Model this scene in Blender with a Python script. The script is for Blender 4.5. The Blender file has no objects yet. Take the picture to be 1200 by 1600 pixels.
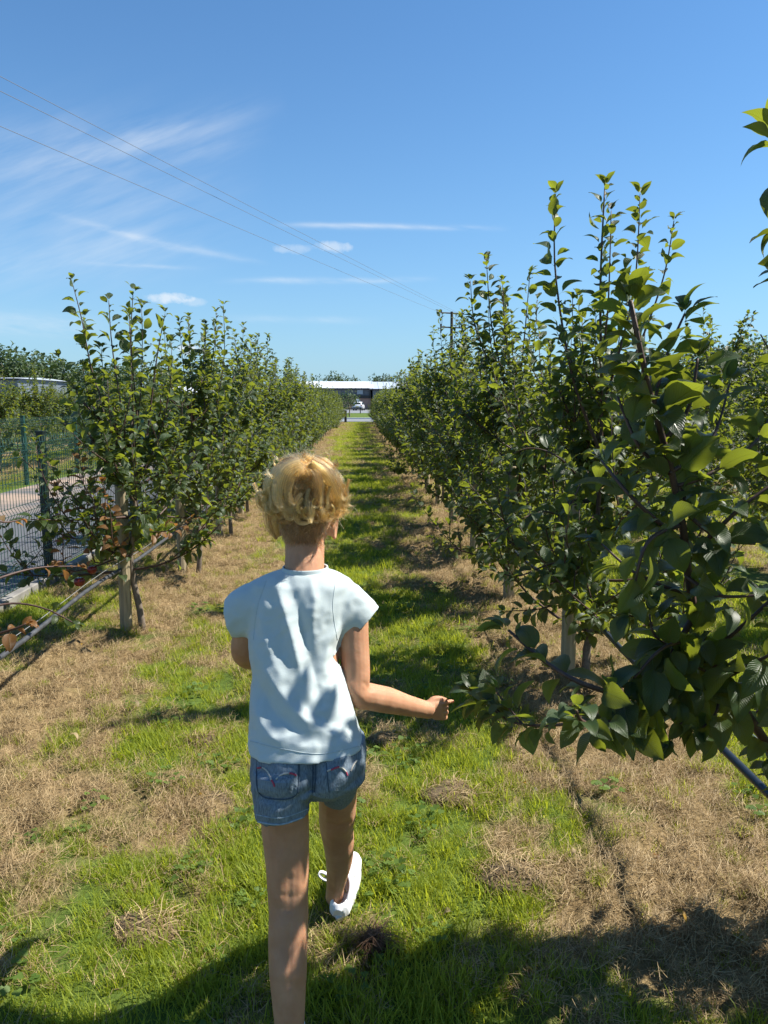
import bpy, bmesh, math, random
import numpy as np
from mathutils import Vector, Matrix, Quaternion
from mathutils.bvhtree import BVHTree
R = math.radians
rnd = random.Random(7)
S = bpy.context.scene
COL = S.collection

# ------------------------------------------------------------------ camera, sky, sun, exposure
CAM_H = 1.5
F = 1186.0
PITCH, YAW = R(8.25), R(1.77)
cam = bpy.data.cameras.new('camera'); cam_o = bpy.data.objects.new('camera', cam); COL.objects.link(cam_o)
cam.sensor_fit = 'VERTICAL'; cam.sensor_height = 24.0; cam.sensor_width = 18.0
cam.lens = F / 1600 * 24.0
cam.clip_start = 0.05; cam.clip_end = 3000
cam_o.location = (0, 0, CAM_H); cam_o.rotation_euler = (R(90) - PITCH, 0, -YAW)
S.camera = cam_o
S.render.resolution_x, S.render.resolution_y = 768, 1024

SUN_EL, SUN_AZ = R(50), R(82)         # azimuth from +Y (ahead) towards +X (right)
sun_dir = Vector((math.sin(SUN_AZ) * math.cos(SUN_EL), math.cos(SUN_AZ) * math.cos(SUN_EL), math.sin(SUN_EL)))
sun = bpy.data.lights.new('sun', 'SUN'); sun.energy = 5.0; sun.angle = R(0.53); sun.color = (1.0, 0.95, 0.86)
sun_o = bpy.data.objects.new('sun', sun); COL.objects.link(sun_o)
sun_o.rotation_euler = sun_dir.to_track_quat('Z', 'Y').to_euler(); sun_o.location = (5, 0, 10)

fw = Vector((math.sin(YAW) * math.cos(PITCH), math.cos(YAW) * math.cos(PITCH), -math.sin(PITCH)))
rt = Vector((math.cos(YAW), -math.sin(YAW), 0)); up = rt.cross(fw)
CAMP = Vector((0, 0, CAM_H))
def ray(u, v): return fw * F + rt * (u - 600) - up * (v - 800)
def P(u, v, y):
    d = ray(u, v); return CAMP + d * (y / d.y)
def G(u, v, z=0.0):
    d = ray(u, v); return CAMP + d * ((z - CAM_H) / d.z)
def proj(p):
    d = Vector(p) - CAMP; c = d.dot(fw)
    return 600 + F * d.dot(rt) / c, 800 - F * d.dot(up) / c, c
def pm(p): return (Vector(p) - CAMP).dot(fw) / F      # metres per photo pixel at p

world = bpy.data.worlds.new('World'); S.world = world; world.use_nodes = True
WN = world.node_tree; WN.nodes.clear()
def wn(t, **k):
    n = WN.nodes.new(t)
    for a, b in k.items(): setattr(n, a, b)
    return n
def wmath(op, a, b=None, c=None, clamp=False):
    n = wn('ShaderNodeMath', operation=op, use_clamp=clamp)
    for i, x in enumerate((a, b, c)):
        if x is None: continue
        if isinstance(x, (int, float)): n.inputs[i].default_value = x
        else: WN.links.new(x, n.inputs[i])
    return n.outputs[0]
sky = wn('ShaderNodeTexSky', sky_type='NISHITA', sun_disc=False)
sky.sun_elevation = SUN_EL; sky.sun_rotation = SUN_AZ; sky.altitude = 50; sky.air_density = 1.0; sky.dust_density = 0.2; sky.ozone_density = 3.0
SKY_STRENGTH = 0.072
tc = wn('ShaderNodeTexCoord'); sep = wn('ShaderNodeSeparateXYZ'); WN.links.new(tc.outputs['Generated'], sep.inputs[0])
ay = wmath('MAXIMUM', wmath('ABSOLUTE', sep.outputs[1]), 0.12)
gx = wmath('DIVIDE', sep.outputs[0], ay); gz = wmath('DIVIDE', sep.outputs[2], ay)
comb = wn('ShaderNodeCombineXYZ'); WN.links.new(gx, comb.inputs[0]); WN.links.new(gz, comb.inputs[1])
def wnoise(scale, detail=4, rough=.55, stretch=None, rot=0.0):
    src = comb.outputs[0]
    mp = wn('ShaderNodeMapping', vector_type='TEXTURE'); WN.links.new(src, mp.inputs[0]); mp.inputs['Rotation'].default_value = (0, 0, rot)
    if stretch: mp.inputs['Scale'].default_value = (1/stretch[0], 1/stretch[1], 1)
    n = wn('ShaderNodeTexNoise'); n.inputs['Scale'].default_value = scale; n.inputs['Detail'].default_value = detail; n.inputs['Roughness'].default_value = rough
    WN.links.new(mp.outputs[0], n.inputs[0]); return n.outputs[0]
warp = wnoise(9, 3); warp2 = wnoise(40, 3)
fib = wnoise(6, 5, .6, (1.0, 7.0), R(20)); puff = wnoise(60, 5, .6); fine = wnoise(14, 4, .6, (1, 5), R(-6))
def gno(u, v):
    d = ray(u, v); return d.x / d.y, d.z / d.y
def streak(a, b, w, amt, tex=None, wob=0.012, fade=.3):
    A, B = gno(*a), gno(*b); L = math.hypot(B[0]-A[0], B[1]-A[1]); cx, cy = (B[0]-A[0])/L, (B[1]-A[1])/L; W = w / F
    dx = wmath('SUBTRACT', gx, A[0]); dy = wmath('SUBTRACT', gz, A[1])
    t = wmath('DIVIDE', wmath('ADD', wmath('MULTIPLY', dx, cx), wmath('MULTIPLY', dy, cy)), L)
    s = wmath('ADD', wmath('MULTIPLY', dx, -cy), wmath('MULTIPLY', dy, cx))
    s = wmath('ADD', s, wmath('MULTIPLY', wmath('SUBTRACT', warp, .5), wob))
    q = wmath('DIVIDE', s, W); g = wmath('EXPONENT', wmath('MULTIPLY', wmath('MULTIPLY', q, q), -1.0))
    e = wmath('MULTIPLY', wmath('DIVIDE', t, fade, clamp=True), wmath('DIVIDE', wmath('SUBTRACT', 1.0, t), fade, clamp=True), clamp=True)
    m = wmath('MULTIPLY', wmath('MULTIPLY', g, e), amt)
    if tex is not None: m = wmath('MULTIPLY', m, wmath('MULTIPLY', wmath('SUBTRACT', tex, .3, clamp=True), 3.2))
    return m
def cumulus(c, hw, hh, amt):
    A = gno(*c)
    q = wmath('DIVIDE', wmath('SUBTRACT', gx, A[0]), hw / F); r = wmath('DIVIDE', wmath('SUBTRACT', gz, A[1]), hh / F)
    d = wmath('ADD', wmath('MULTIPLY', q, q), wmath('MULTIPLY', r, r))
    d = wmath('ADD', d, wmath('MULTIPLY', wmath('SUBTRACT', puff, .5), 2.6))
    return wmath('MULTIPLY', wmath('MULTIPLY', wmath('SUBTRACT', 1.0, d), 1.1, clamp=True), amt)
masks = [
    streak((420, 352), (800, 357), 4, .30, fine, .006, .25), streak((420, 351), (640, 352), 3, .25, None, .004, .4),
    streak((60, 330), (425, 417), 5, .26, fine, .02, .3), streak((110, 409), (320, 419), 3, .25, fine, .008),
    streak((330, 440), (690, 437), 4, .30, fine, .01), streak((20, 275), (450, 158), 20, .26, fib, .03, .4),
    streak((230, 262), (430, 205), 13, .16, fib, .03, .4), streak((-200, 330), (420, 300), 95, .15, fib, .1, .35), streak((-120, 240), (260, 235), 40, .12, fib, .06, .35),
    streak((-120, 500), (190, 512), 16, .28, fine, .02), streak((330, 496), (600, 502), 5, .16, fine, .01), streak((340, 385), (-200, 430), 30, .16, fib, .05),
    cumulus((458, 389), 34, 8, .3), cumulus((520, 386), 30, 10, .5), cumulus((262, 466), 38, 9, .7), cumulus((305, 472), 22, 7, .3), cumulus((300, 546), 24, 10, .8)]
acc = masks[0]
for m in masks[1:]: acc = wmath('MAXIMUM', acc, m) if False else wmath('ADD', acc, m, clamp=True)
hz = wmath('MULTIPLY', wmath('EXPONENT', wmath('MULTIPLY', wmath('ABSOLUTE', sep.outputs[2]), -7.0)), .85)
tint = wn('ShaderNodeMix', data_type='RGBA', blend_type='MULTIPLY'); tint.inputs[0].default_value = 1.0
WN.links.new(sky.outputs[0], tint.inputs[6]); tint.inputs[7].default_value = (0.645, 1.0, 1.22, 1)
mixh = wn('ShaderNodeMix', data_type='RGBA'); WN.links.new(hz, mixh.inputs[0]); WN.links.new(tint.outputs[2], mixh.inputs[6]); mixh.inputs[7].default_value = (3.0, 4.4, 5.7, 1)
mixc = wn('ShaderNodeMix', data_type='RGBA'); WN.links.new(acc, mixc.inputs[0]); WN.links.new(mixh.outputs[2], mixc.inputs[6]); mixc.inputs[7].default_value = (6.4, 6.9, 7.4, 1)
bg = wn('ShaderNodeBackground'); bg.inputs[1].default_value = SKY_STRENGTH; WN.links.new(mixc.outputs[2], bg.inputs[0])
wo = wn('ShaderNodeOutputWorld'); WN.links.new(bg.outputs[0], wo.inputs[0])

S.view_settings.view_transform = 'Standard'; S.view_settings.look = 'None'; S.view_settings.gamma = 1.0; S.view_settings.use_curve_mapping = False
S.view_settings.exposure = 0.92
S.render.engine = 'CYCLES'
cy = S.cycles; cy.use_denoising = True; cy.max_bounces = 8; cy.transparent_max_bounces = 6; cy.diffuse_bounces = 4; cy.glossy_bounces = 3; cy.transmission_bounces = 5
try: cy.denoiser = 'OPENIMAGEDENOISE'
except Exception: pass
cy.use_adaptive_sampling = True; cy.adaptive_threshold = 0.008
cy.sample_clamp_indirect = 6

# ------------------------------------------------------------------ helpers
def srgb(r, g, b): return tuple((c/255/12.92 if c/255 <= .04045 else ((c/255+.055)/1.055)**2.4) for c in (r, g, b)) + (1,)
class Mat:
    def __init__(s, name):
        s.m = bpy.data.materials.new(name); s.m.use_nodes = True; s.t = s.m.node_tree; s.b = s.t.nodes['Principled BSDF']; s.out = s.t.nodes['Material Output']
    def n(s, t, **k):
        n = s.t.nodes.new(t)
        for a, b in k.items(): setattr(n, a, b)
        return n
    def l(s, a, b): s.t.links.new(a, b)
    def noise(s, scale, detail=4, rough=.55, coord='Object', stretch=None):
        tc = s.n('ShaderNodeTexCoord'); n = s.n('ShaderNodeTexNoise'); n.inputs['Scale'].default_value = scale; n.inputs['Detail'].default_value = detail; n.inputs['Roughness'].default_value = rough
        src = tc.outputs[coord]
        if stretch:
            mp = s.n('ShaderNodeMapping'); mp.inputs['Scale'].default_value = stretch; s.l(src, mp.inputs[0]); src = mp.outputs[0]
        s.l(src, n.inputs[0]); return n.outputs[0]
    def ramp(s, fac, stops):
        r = s.n('ShaderNodeValToRGB'); e = r.color_ramp.elements
        while len(e) < len(stops): e.new(.5)
        for i, (p, c) in enumerate(stops): e[i].position = p; e[i].color = c if len(c) == 4 else (*c, 1)
        s.l(fac, r.inputs[0]); return r.outputs[0]
    def mix(s, fac, a, b, blend='MIX'):
        m = s.n('ShaderNodeMix', data_type='RGBA', blend_type=blend)
        for i, x in ((0, fac), (6, a), (7, b)):
            if isinstance(x, (int, float)): m.inputs[i].default_value = x
            elif isinstance(x, tuple): m.inputs[i].default_value = x if len(x) == 4 else (*x, 1)
            else: s.l(x, m.inputs[i])
        return m.outputs[2]
    def math(s, op, a, b=None, clamp=False):
        n = s.n('ShaderNodeMath', operation=op, use_clamp=clamp)
        for i, x in enumerate((a, b)):
            if x is None: continue
            if isinstance(x, (int, float)): n.inputs[i].default_value = x
            else: s.l(x, n.inputs[i])
        return n.outputs[0]
    def bump(s, h, strength=.3, dist=.01):
        b = s.n('ShaderNodeBump'); b.inputs['Strength'].default_value = strength; b.inputs['Distance'].default_value = dist; s.l(h, b.inputs['Height']); s.l(b.outputs[0], s.b.inputs['Normal'])
    def set(s, **k):
        for a, v in k.items():
            i = s.b.inputs[a.replace('_', ' ')]
            if hasattr(v, 'is_linked') or hasattr(v, 'links'): s.l(v, i)
            else: i.default_value = (*v, 1) if (isinstance(v, tuple) and len(v) == 3 and i.type == 'RGBA') else v
        return s
def simple(name, col, rough=.6, metal=0.0, var=.15, scale=12, bump=0, coord='Object', stretch=None):
    M = Mat(name); f = M.noise(scale, 5, .6, coord, stretch)
    a = tuple(c*(1-var) for c in col[:3]); b = tuple(min(1, c*(1+var)) for c in col[:3])
    M.set(Base_Color=M.ramp(f, [(.3, a), (.7, b)]), Roughness=rough, Metallic=metal)
    if bump: M.bump(f, .5, bump)
    return M.m

def tag(o, label=None, cat=None, group=None, kind=None):
    if label: o['label'] = label
    if cat: o['category'] = cat
    if group: o['group'] = group
    if kind: o['kind'] = kind
    return o
def wloc(o):
    v = Vector((0, 0, 0))
    while o is not None: v = v + o.location; o = o.parent
    return v
def empty(name, loc, label=None, cat=None, group=None):
    o = bpy.data.objects.new(name, None); COL.objects.link(o); o.location = loc; o.empty_display_size = .1
    return tag(o, label, cat, group)
def link(name, me, mat=None, parent=None, local=False, smooth=False):
    """mesh in world coordinates (local=False) or in the parent's frame (local=True)"""
    if mat is not None and not me.materials: me.materials.append(mat)
    o = bpy.data.objects.new(name, me); COL.objects.link(o)
    if parent is not None:
        o.parent = parent
        if not local: o.location = -wloc(parent)
    if smooth: me.polygons.foreach_set('use_smooth', [True]*len(me.polygons))
    return o
def tri_mesh(name, V, T, uv=None, attrs=None, smooth=True):
    V = np.asarray(V, np.float32).reshape(-1, 3); T = np.asarray(T, np.int32).reshape(-1, 3)
    me = bpy.data.meshes.new(name); me.vertices.add(len(V)); me.vertices.foreach_set('co', V.ravel())
    me.loops.add(T.size); me.loops.foreach_set('vertex_index', T.ravel()); me.polygons.add(len(T)); me.polygons.foreach_set('loop_start', np.arange(0, T.size, 3, dtype=np.int32))
    if uv is not None:
        l = me.uv_layers.new(name='UVMap'); l.data.foreach_set('uv', np.asarray(uv, np.float32)[T.ravel()].ravel())
    for k, a in (attrs or {}).items():
        at = me.attributes.new(k, 'FLOAT', 'POINT'); at.data.foreach_set('value', np.asarray(a, np.float32))
    me.update(calc_edges=True)
    if smooth: me.polygons.foreach_set('use_smooth', [True]*len(me.polygons))
    return me
def bm_mesh(name, bm, smooth=False):
    bmesh.ops.recalc_face_normals(bm, faces=bm.faces)
    me = bpy.data.meshes.new(name); bm.to_mesh(me); bm.free()
    if smooth: me.polygons.foreach_set('use_smooth', [True]*len(me.polygons))
    return me
def box(bm, x0, x1, y0, y1, z0, z1):
    v = [bm.verts.new(p) for p in ((x0,y0,z0),(x1,y0,z0),(x1,y1,z0),(x0,y1,z0),(x0,y0,z1),(x1,y0,z1),(x1,y1,z1),(x0,y1,z1))]
    for f in ((0,3,2,1),(4,5,6,7),(0,1,5,4),(1,2,6,5),(2,3,7,6),(3,0,4,7)): bm.faces.new([v[i] for i in f])
def loft(bm, rings, cap=True):
    """rings: lists of points (same count)"""
    vs = [[bm.verts.new(p) for p in r] for r in rings]; n = len(vs[0])
    for a, b in zip(vs[:-1], vs[1:]):
        for i in range(n): bm.faces.new((a[i], a[(i+1) % n], b[(i+1) % n], b[i]))
    if cap: bm.faces.new(vs[0][::-1]); bm.faces.new(vs[-1])
    return vs
def ell(c, a, b, n=20, e=2.0):
    """ring: centre, half-axis vectors, superellipse exponent"""
    c, a, b = Vector(c), Vector(a), Vector(b); out = []
    for i in range(n):
        t = 2*math.pi*i/n; ct, st = math.cos(t), math.sin(t)
        out.append(c + a*(math.copysign(abs(ct)**(2/e), ct)) + b*(math.copysign(abs(st)**(2/e), st)))
    return out
def smooth_pts(pts, radii, n):
    """Catmull-Rom resample"""
    p = [Vector(x) for x in pts]; m = len(p)-1; P_, R_ = [], []
    for k in range(n+1):
        t = k/n*m; i = min(int(t), m-1); f = t-i
        p0, p1, p2, p3 = p[max(i-1, 0)], p[i], p[i+1], p[min(i+2, m)]
        P_.append(.5*((2*p1)+(p2-p0)*f+(2*p0-5*p1+4*p2-p3)*f*f+(3*p1-p0-3*p2+p3)*f**3)); R_.append(radii[i]*(1-f)+radii[i+1]*f)
    return P_, R_
def tube(bm, pts, radii, n=8, cap=True, squash=None):
    pts = [Vector(p) for p in pts]
    if not hasattr(radii, '__len__'): radii = [radii]*len(pts)
    ref = None; rings = []
    for i, p in enumerate(pts):
        d = (pts[min(i+1, len(pts)-1)] - pts[max(i-1, 0)]).normalized()
        if ref is None: ref = Vector((0, 0, 1)) if abs(d.z) < .9 else Vector((1, 0, 0))
        a = d.cross(ref).normalized(); b = a.cross(d).normalized(); ref = b
        s = squash or (1, 1)
        rings.append(ell(p, a*radii[i]*s[0], b*radii[i]*s[1], n))
    loft(bm, rings, cap)
def tubes_mesh(name, lines, k=5):
    """lines: list of (pts ndarray, radii) -> one triangle mesh"""
    Vs, Ts, off = [], [], 0
    ang = np.arange(k)*2*math.pi/k
    for pts, rad in lines:
        pts = np.asarray(pts, float); m = len(pts); rad = np.broadcast_to(np.asarray(rad, float), (m,))
        d = np.gradient(pts, axis=0); d /= np.linalg.norm(d, axis=1)[:, None]+1e-9
        ref = np.array([0.31, 0.95, 0.05]) if abs(d[0, 2]) > .7 else np.array([0, 0, 1.])
        a = np.cross(d, ref); a /= np.linalg.norm(a, axis=1)[:, None]+1e-9; b = np.cross(a, d)
        V = pts[:, None, :] + rad[:, None, None]*(a[:, None, :]*np.cos(ang)[None, :, None] + b[:, None, :]*np.sin(ang)[None, :, None])
        V = V.reshape(-1, 3); i = np.arange(m-1)[:, None]*k; j = np.arange(k)[None, :]; j2 = (j+1) % k
        A = (i+j).ravel(); B = (i+j2).ravel(); C = (i+k+j2).ravel(); D = (i+k+j).ravel()
        T = np.concatenate([np.stack([A, B, C], 1), np.stack([A, C, D], 1)])
        tip = len(V); V = np.vstack([V, pts[-1:]]); e = (m-1)*k
        T = np.vstack([T, np.stack([e+np.arange(k), e+(np.arange(k)+1) % k, np.full(k, tip)], 1)])
        Vs.append(V); Ts.append(T+off); off += len(V)
    return tri_mesh(name, np.vstack(Vs), np.vstack(Ts))
def remeshed(bm, voxel, smooth=2):
    bmesh.ops.recalc_face_normals(bm, faces=bm.faces)
    me = bpy.data.meshes.new('tmp'); bm.to_mesh(me); bm.free(); o = bpy.data.objects.new('tmp', me); COL.objects.link(o)
    m = o.modifiers.new('r', 'REMESH'); m.mode = 'VOXEL'; m.voxel_size = voxel; m.adaptivity = 0
    if smooth:
        s = o.modifiers.new('s', 'SMOOTH'); s.factor = .5; s.iterations = smooth
    dg = bpy.context.evaluated_depsgraph_get(); out = bpy.data.meshes.new_from_object(o.evaluated_get(dg))
    bpy.data.objects.remove(o); bpy.data.meshes.remove(me); return out
def baked(me, *mods):
    o = bpy.data.objects.new('tmp', me); COL.objects.link(o)
    for t, kw in mods:
        m = o.modifiers.new('m', t)
        for a, b in kw.items(): setattr(m, a, b)
    dg = bpy.context.evaluated_depsgraph_get(); out = bpy.data.meshes.new_from_object(o.evaluated_get(dg)); bpy.data.objects.remove(o); return out

# numpy value noise
_tab = np.random.RandomState(3).rand(256, 256)
def vnoise(x, y):
    x = np.asarray(x, float); y = np.asarray(y, float); xi = np.floor(x).astype(int); yi = np.floor(y).astype(int); fx = x-xi; fy = y-yi
    fx = fx*fx*(3-2*fx); fy = fy*fy*(3-2*fy); g = lambda a, b: _tab[a % 256, b % 256]
    return (g(xi, yi)*(1-fx)+g(xi+1, yi)*fx)*(1-fy)+(g(xi, yi+1)*(1-fx)+g(xi+1, yi+1)*fx)*fy
def fbm(x, y, o=4):
    s = 0; a = .5; t = 0
    for k in range(o): s = s+a*vnoise(x*2**k+17*k, y*2**k+5*k); t += a; a *= .5
    return s/t
def sstep(a, b, x): t = np.clip((x-a)/(b-a), 0, 1); return t*t*(3-2*t)

# layout of the place (metres; rows run along +Y)
LX, RX, ROW = -1.56, 1.15, 2.7
FENCE_X, FAR_FENCE_X = -2.66, -6.1
END_Y = 56.0
def dry_mask(x, y):
    x = np.asarray(x, float); y = np.asarray(y, float)
    k = np.round((x-RX)/ROW); d = np.where(x > -0.15, np.abs(x-(RX+np.maximum(k, 0)*ROW)), np.abs(x-LX))
    k2 = np.round((x+7.6)/ROW); d = np.where(x < -6.2, np.abs(x-(-7.6+k2*ROW)), d)
    w = np.where((x > -.15) & (x < 2.5), .56, .54)-.30*(1-sstep(1.7, 2.9, y))-.10*sstep(6, 9, y)*(x > -.15)
    w = np.where((x < -.15) & (x > -1.56), .56+.10*(1-sstep(2.2, 4, y)), w)
    w = np.where((x < -1.56) & (x > -6), .62, w)
    n = fbm(x*1.7+31, y*1.1+12, 4)-.5; n2 = fbm(x*6+40, y*5, 3)-.5
    m = 1-sstep(-.34, .34, d-w+n*1.6+n2*1.5+(fbm(x*14+7, y*13, 2)-.5)*.7)
    # scraps of cut grass out on the alley near the camera
    s = sstep(.60, .74, fbm(x*3.1+9, y*2.6+3, 4))*.75
    m = np.maximum(m, s*(np.abs(x) < 1.2))
    m = np.where((y > END_Y+.5), 0, m)
    return m
def ground_h(x, y):
    x = np.asarray(x, float); y = np.asarray(y, float)
    a = sstep(-2.5, -2.2, x)*(1-sstep(14, 30, y))
    dd = dry_mask(x, y)
    return a*((fbm(x*1.3, y*1.3, 3)-.5)*.05+(fbm(x*7+3, y*7, 3)-.5)*.03+dd*(np.abs(fbm(x*9, y*9+7, 3)-.5)*.16-.015))

# ------------------------------------------------------------------ ground
def axis(parts):
    out = []
    for a, b, s in parts: out += list(np.arange(a, b-1e-6, s))
    return np.array(out+[parts[-1][1]])
gxs = axis([(-900, -60, 60), (-60, -16, 2), (-16, -2.7, .3), (-2.7, 2.8, .04), (2.8, 16, .3), (16, 60, 2), (60, 900, 60)])
gys = axis([(-80, -4, 6), (-4, 0, .4), (0, 8, .045), (8, 20, .15), (20, 60, .5), (60, 160, 5), (160, 1600, 80)])
X, Y = np.meshgrid(gxs, gys); Zg = ground_h(X, Y)
nx = len(gxs); idx = np.arange(X.size).reshape(X.shape)
A, B, C_, D = idx[:-1, :-1].ravel(), idx[:-1, 1:].ravel(), idx[1:, 1:].ravel(), idx[1:, :-1].ravel()
gme = tri_mesh('ground', np.stack([X.ravel(), Y.ravel(), Zg.ravel()], 1), np.concatenate([np.stack([A, B, C_], 1), np.stack([A, C_, D], 1)]), attrs={'dry': dry_mask(X, Y).ravel()})
M = Mat('ground_soil_and_turf')
at = M.n('ShaderNodeAttribute', attribute_name='dry')
n1 = M.noise(3.0, 5, .6); n2 = M.noise(45, 6, .7); n3 = M.noise(0.35, 4, .6)
green = M.mix(M.math('MULTIPLY', n1, 1.0, True), (.055, .085, .012), (.10, .14, .022)); green = M.mix(M.ramp(n2, [(.35, (0,0,0)), (.7, (1,1,1))]), green, (.11, .165, .03))
straw = M.mix(M.ramp(n2, [(.3, (0,0,0)), (.7, (1,1,1))]), (.10, .065, .03), (.36, .255, .13)); straw = M.mix(M.ramp(n1, [(.45, (0,0,0)), (.75, (.6,.6,.6))]), straw, (.20, .15, .06))
M.set(Base_Color=M.mix(at.outputs['Fac'], green, straw), Roughness=.9, Specular_IOR_Level=.15); M.bump(n2, .8, .02)
ground = link('ground', gme, M.m); tag(ground, kind='structure')

# tarmac path between the two fences
def strip(name, xs, y0, y1, z, mat, kind='structure', ny=30):
    bm = bmesh.new(); ys = [y0+(y1-y0)*i/ny for i in range(ny+1)]; g = [[bm.verts.new((x, y, z)) for x in xs] for y in ys]
    for j in range(ny):
        for i in range(len(xs)-1): bm.faces.new((g[j][i], g[j][i+1], g[j+1][i+1], g[j+1][i]))
    o = link(name, bm_mesh(name, bm), mat); tag(o, kind=kind); return o
M = Mat('tarmac_path'); a = M.noise(180, 4, .7); b = M.noise(1.2, 5, .6)
tcx = M.n('ShaderNodeTexCoord'); sx = M.n('ShaderNodeSeparateXYZ'); M.l(tcx.outputs['Object'], sx.inputs[0])
brown_far = M.math('MULTIPLY', M.math('MULTIPLY', M.math('SUBTRACT', -4.3, sx.outputs[0]), 1.2, True), M.ramp(b, [(.35, (0,0,0)), (.6, (1,1,1))]))  # patchy brown, stronger towards the far side of the path
M.set(Base_Color=M.mix(brown_far, M.mix(M.ramp(a, [(.35, (0,0,0)), (.7, (1,1,1))]), (.065, .07, .078), (.135, .14, .15)), (.34, .25, .19)), Roughness=.9); M.bump(a, .4, .006)
strip('path', [-5.95, -5, -4, -2.78], -3, END_Y, .006, M.m)
M_conc = simple('pale_concrete', (.20, .19, .175), .9, var=.3, scale=9, bump=.004)
bm = bmesh.new()
yy = -3.0
kerb_root = empty('kerb', (-2.6, 0, 0)); tag(kerb_root, kind='structure')
kb = bmesh.new(); box(kb, -.04, .04, 0, .905, -.05, .075); bmesh.ops.bevel(kb, geom=kb.edges[:], offset=.008, segments=1, affect='EDGES')
kme = bm_mesh('kerb_stone', kb); kme.materials.append(M_conc)
for i in range(60):
    o = bpy.data.objects.new('kerb_stone', kme); COL.objects.link(o); o.parent = kerb_root; o.location = (rnd.uniform(-.006, .006), -1+i*.915, rnd.uniform(-.006, .004)); o.rotation_euler.z = rnd.uniform(-.01, .01)
bm.free()

# ------------------------------------------------------------------ materials for plants
def leaf_material(name, top, low, trans, tmix=.42, rough=.42):
    M = Mat(name)
    uv = M.n('ShaderNodeUVMap'); sp = M.n('ShaderNodeSeparateXYZ'); M.l(uv.outputs[0], sp.inputs[0])
    oi = M.n('ShaderNodeObjectInfo'); at = M.n('ShaderNodeAttribute', attribute_name='lv')
    r = M.math('FRACT', M.math('ADD', oi.outputs['Random'], at.outputs['Fac']))
    side = M.math('ABSOLUTE', M.math('SUBTRACT', sp.outputs[0], .5))
    ph = M.math('SUBTRACT', M.math('MULTIPLY', sp.outputs[1], 44), M.math('MULTIPLY', side, 34))
    vein = M.math('POWER', M.math('ABSOLUTE', M.math('SINE', ph)), 14.0)
    mid = M.math('SUBTRACT', 1.0, M.math('MULTIPLY', side, 28), True); vv = M.math('MAXIMUM', M.math('MULTIPLY', vein, .45), mid)
    nz = M.noise(60, 3, .6)
    col = M.mix(r, tuple(c*.7 for c in top), tuple(c*1.35 for c in top)); col = M.mix(M.math('MULTIPLY', nz, .35), col, tuple(c*1.5 for c in top))
    geo = M.n('ShaderNodeNewGeometry'); col = M.mix(geo.outputs['Backfacing'], col, low); col = M.mix(M.math('MULTIPLY', vv, .35), col, (.16, .2, .06))
    tcol = M.mix(r, tuple(c*.75 for c in trans), tuple(min(1, c*1.25) for c in trans)); tcol = M.mix(M.math('MULTIPLY', vv, .5), tcol, tuple(c*.4 for c in trans))
    M.set(Base_Color=col, Roughness=rough, Specular_IOR_Level=.5)
    b = M.n('ShaderNodeBump'); b.inputs['Strength'].default_value = .6; b.inputs['Distance'].default_value = .004; M.l(vv, b.inputs['Height']); M.l(b.outputs[0], M.b.inputs['Normal'])
    tr = M.n('ShaderNodeBsdfTranslucent'); M.l(tcol, tr.inputs[0]); mx = M.n('ShaderNodeMixShader'); mx.inputs[0].default_value = tmix
    M.l(M.b.outputs[0], mx.inputs[1]); M.l(tr.outputs[0], mx.inputs[2]); M.l(mx.outputs[0], M.out.inputs[0]); return M.m
M_leaf = leaf_material('apple_leaf', (.026, .052, .016), (.085, .12, .06), (.36, .42, .03), .32, .42)
M_bronze = leaf_material('bronze_leaf', (.17, .085, .03), (.2, .13, .06), (.50, .22, .05))
M_bark = simple('young_bark', (.16, .125, .095), .8, var=.4, scale=40, bump=.003)
M_twig = simple('red_brown_twig', (.075, .04, .03), .6, var=.35, scale=60)
M_wood = simple('weathered_stake_wood', (.30, .245, .155), .85, var=.35, scale=10, bump=.003, stretch=(6, 6, .6))
M_endgrain = simple('stake_end_grain', (.42, .36, .24), .9, var=.2, scale=60)
M_rubber = simple('black_rubber', (.015, .015, .017), .5, var=.2)

# ------------------------------------------------------------------ leaves
def leaf_template(rng, n=4, hi=False, bend=1.1, fold=.35, wide=.60):
    V, UV = [], []; rings = []
    cols = (-1, -.5, 0, .5, 1) if hi else (-1, 0, 1)
    y = .26; z = 0.0; ang = .25
    V += [(-.012, 0, 0), (.012, 0, 0)]; UV += [(.5, 0), (.5, 0)]
    bend0 = bend; twist = rng.uniform(-.35, .35)
    for i in range(n+1):
        t = i/n
        w = wide/2*(math.sin(math.pi*min(1, t**.85))**.75 if 0 < t < 1 else 0.012)
        if t > .75 and t < 1: w *= .86
        ring = []
        for c in cols:
            wav = .025*math.sin(9*t+c*2+twist*9) if abs(c) == 1 else 0
            tw = twist*t*c*w
            x = c*w*math.cos(fold); zz = z + abs(c)**1.3*w*math.sin(fold) + wav + tw
            if hi and abs(c) == 1: x *= (1+.05*(i % 2))
            ring.append(len(V)); V.append((x, y, zz)); UV.append((.5+c*.5, t))
        rings.append(ring)
        ang -= bend0/n; y += math.cos(ang)/n; z += math.sin(ang)/n
    T = [(0, 1, rings[0][len(cols)//2])]
    for a, b in zip(rings[:-1], rings[1:]):
        for k in range(len(cols)-1): T += [(a[k], a[k+1], b[k+1]), (a[k], b[k+1], b[k])]
    return np.array(V), np.array(T), np.array(UV)
lr = random.Random(11)
LEAF_LO = [leaf_template(lr, 4, False, lr.uniform(.7, 1.6), lr.uniform(.15, .5), lr.uniform(.52, .66)) for _ in range(6)]
LEAF_HI = [leaf_template(lr, 8, True, lr.uniform(.6, 1.7), lr.uniform(.15, .5), lr.uniform(.52, .68)) for _ in range(10)]
LEAF_ME = [tri_mesh('leaf', *t) for t in LEAF_HI]
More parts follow.
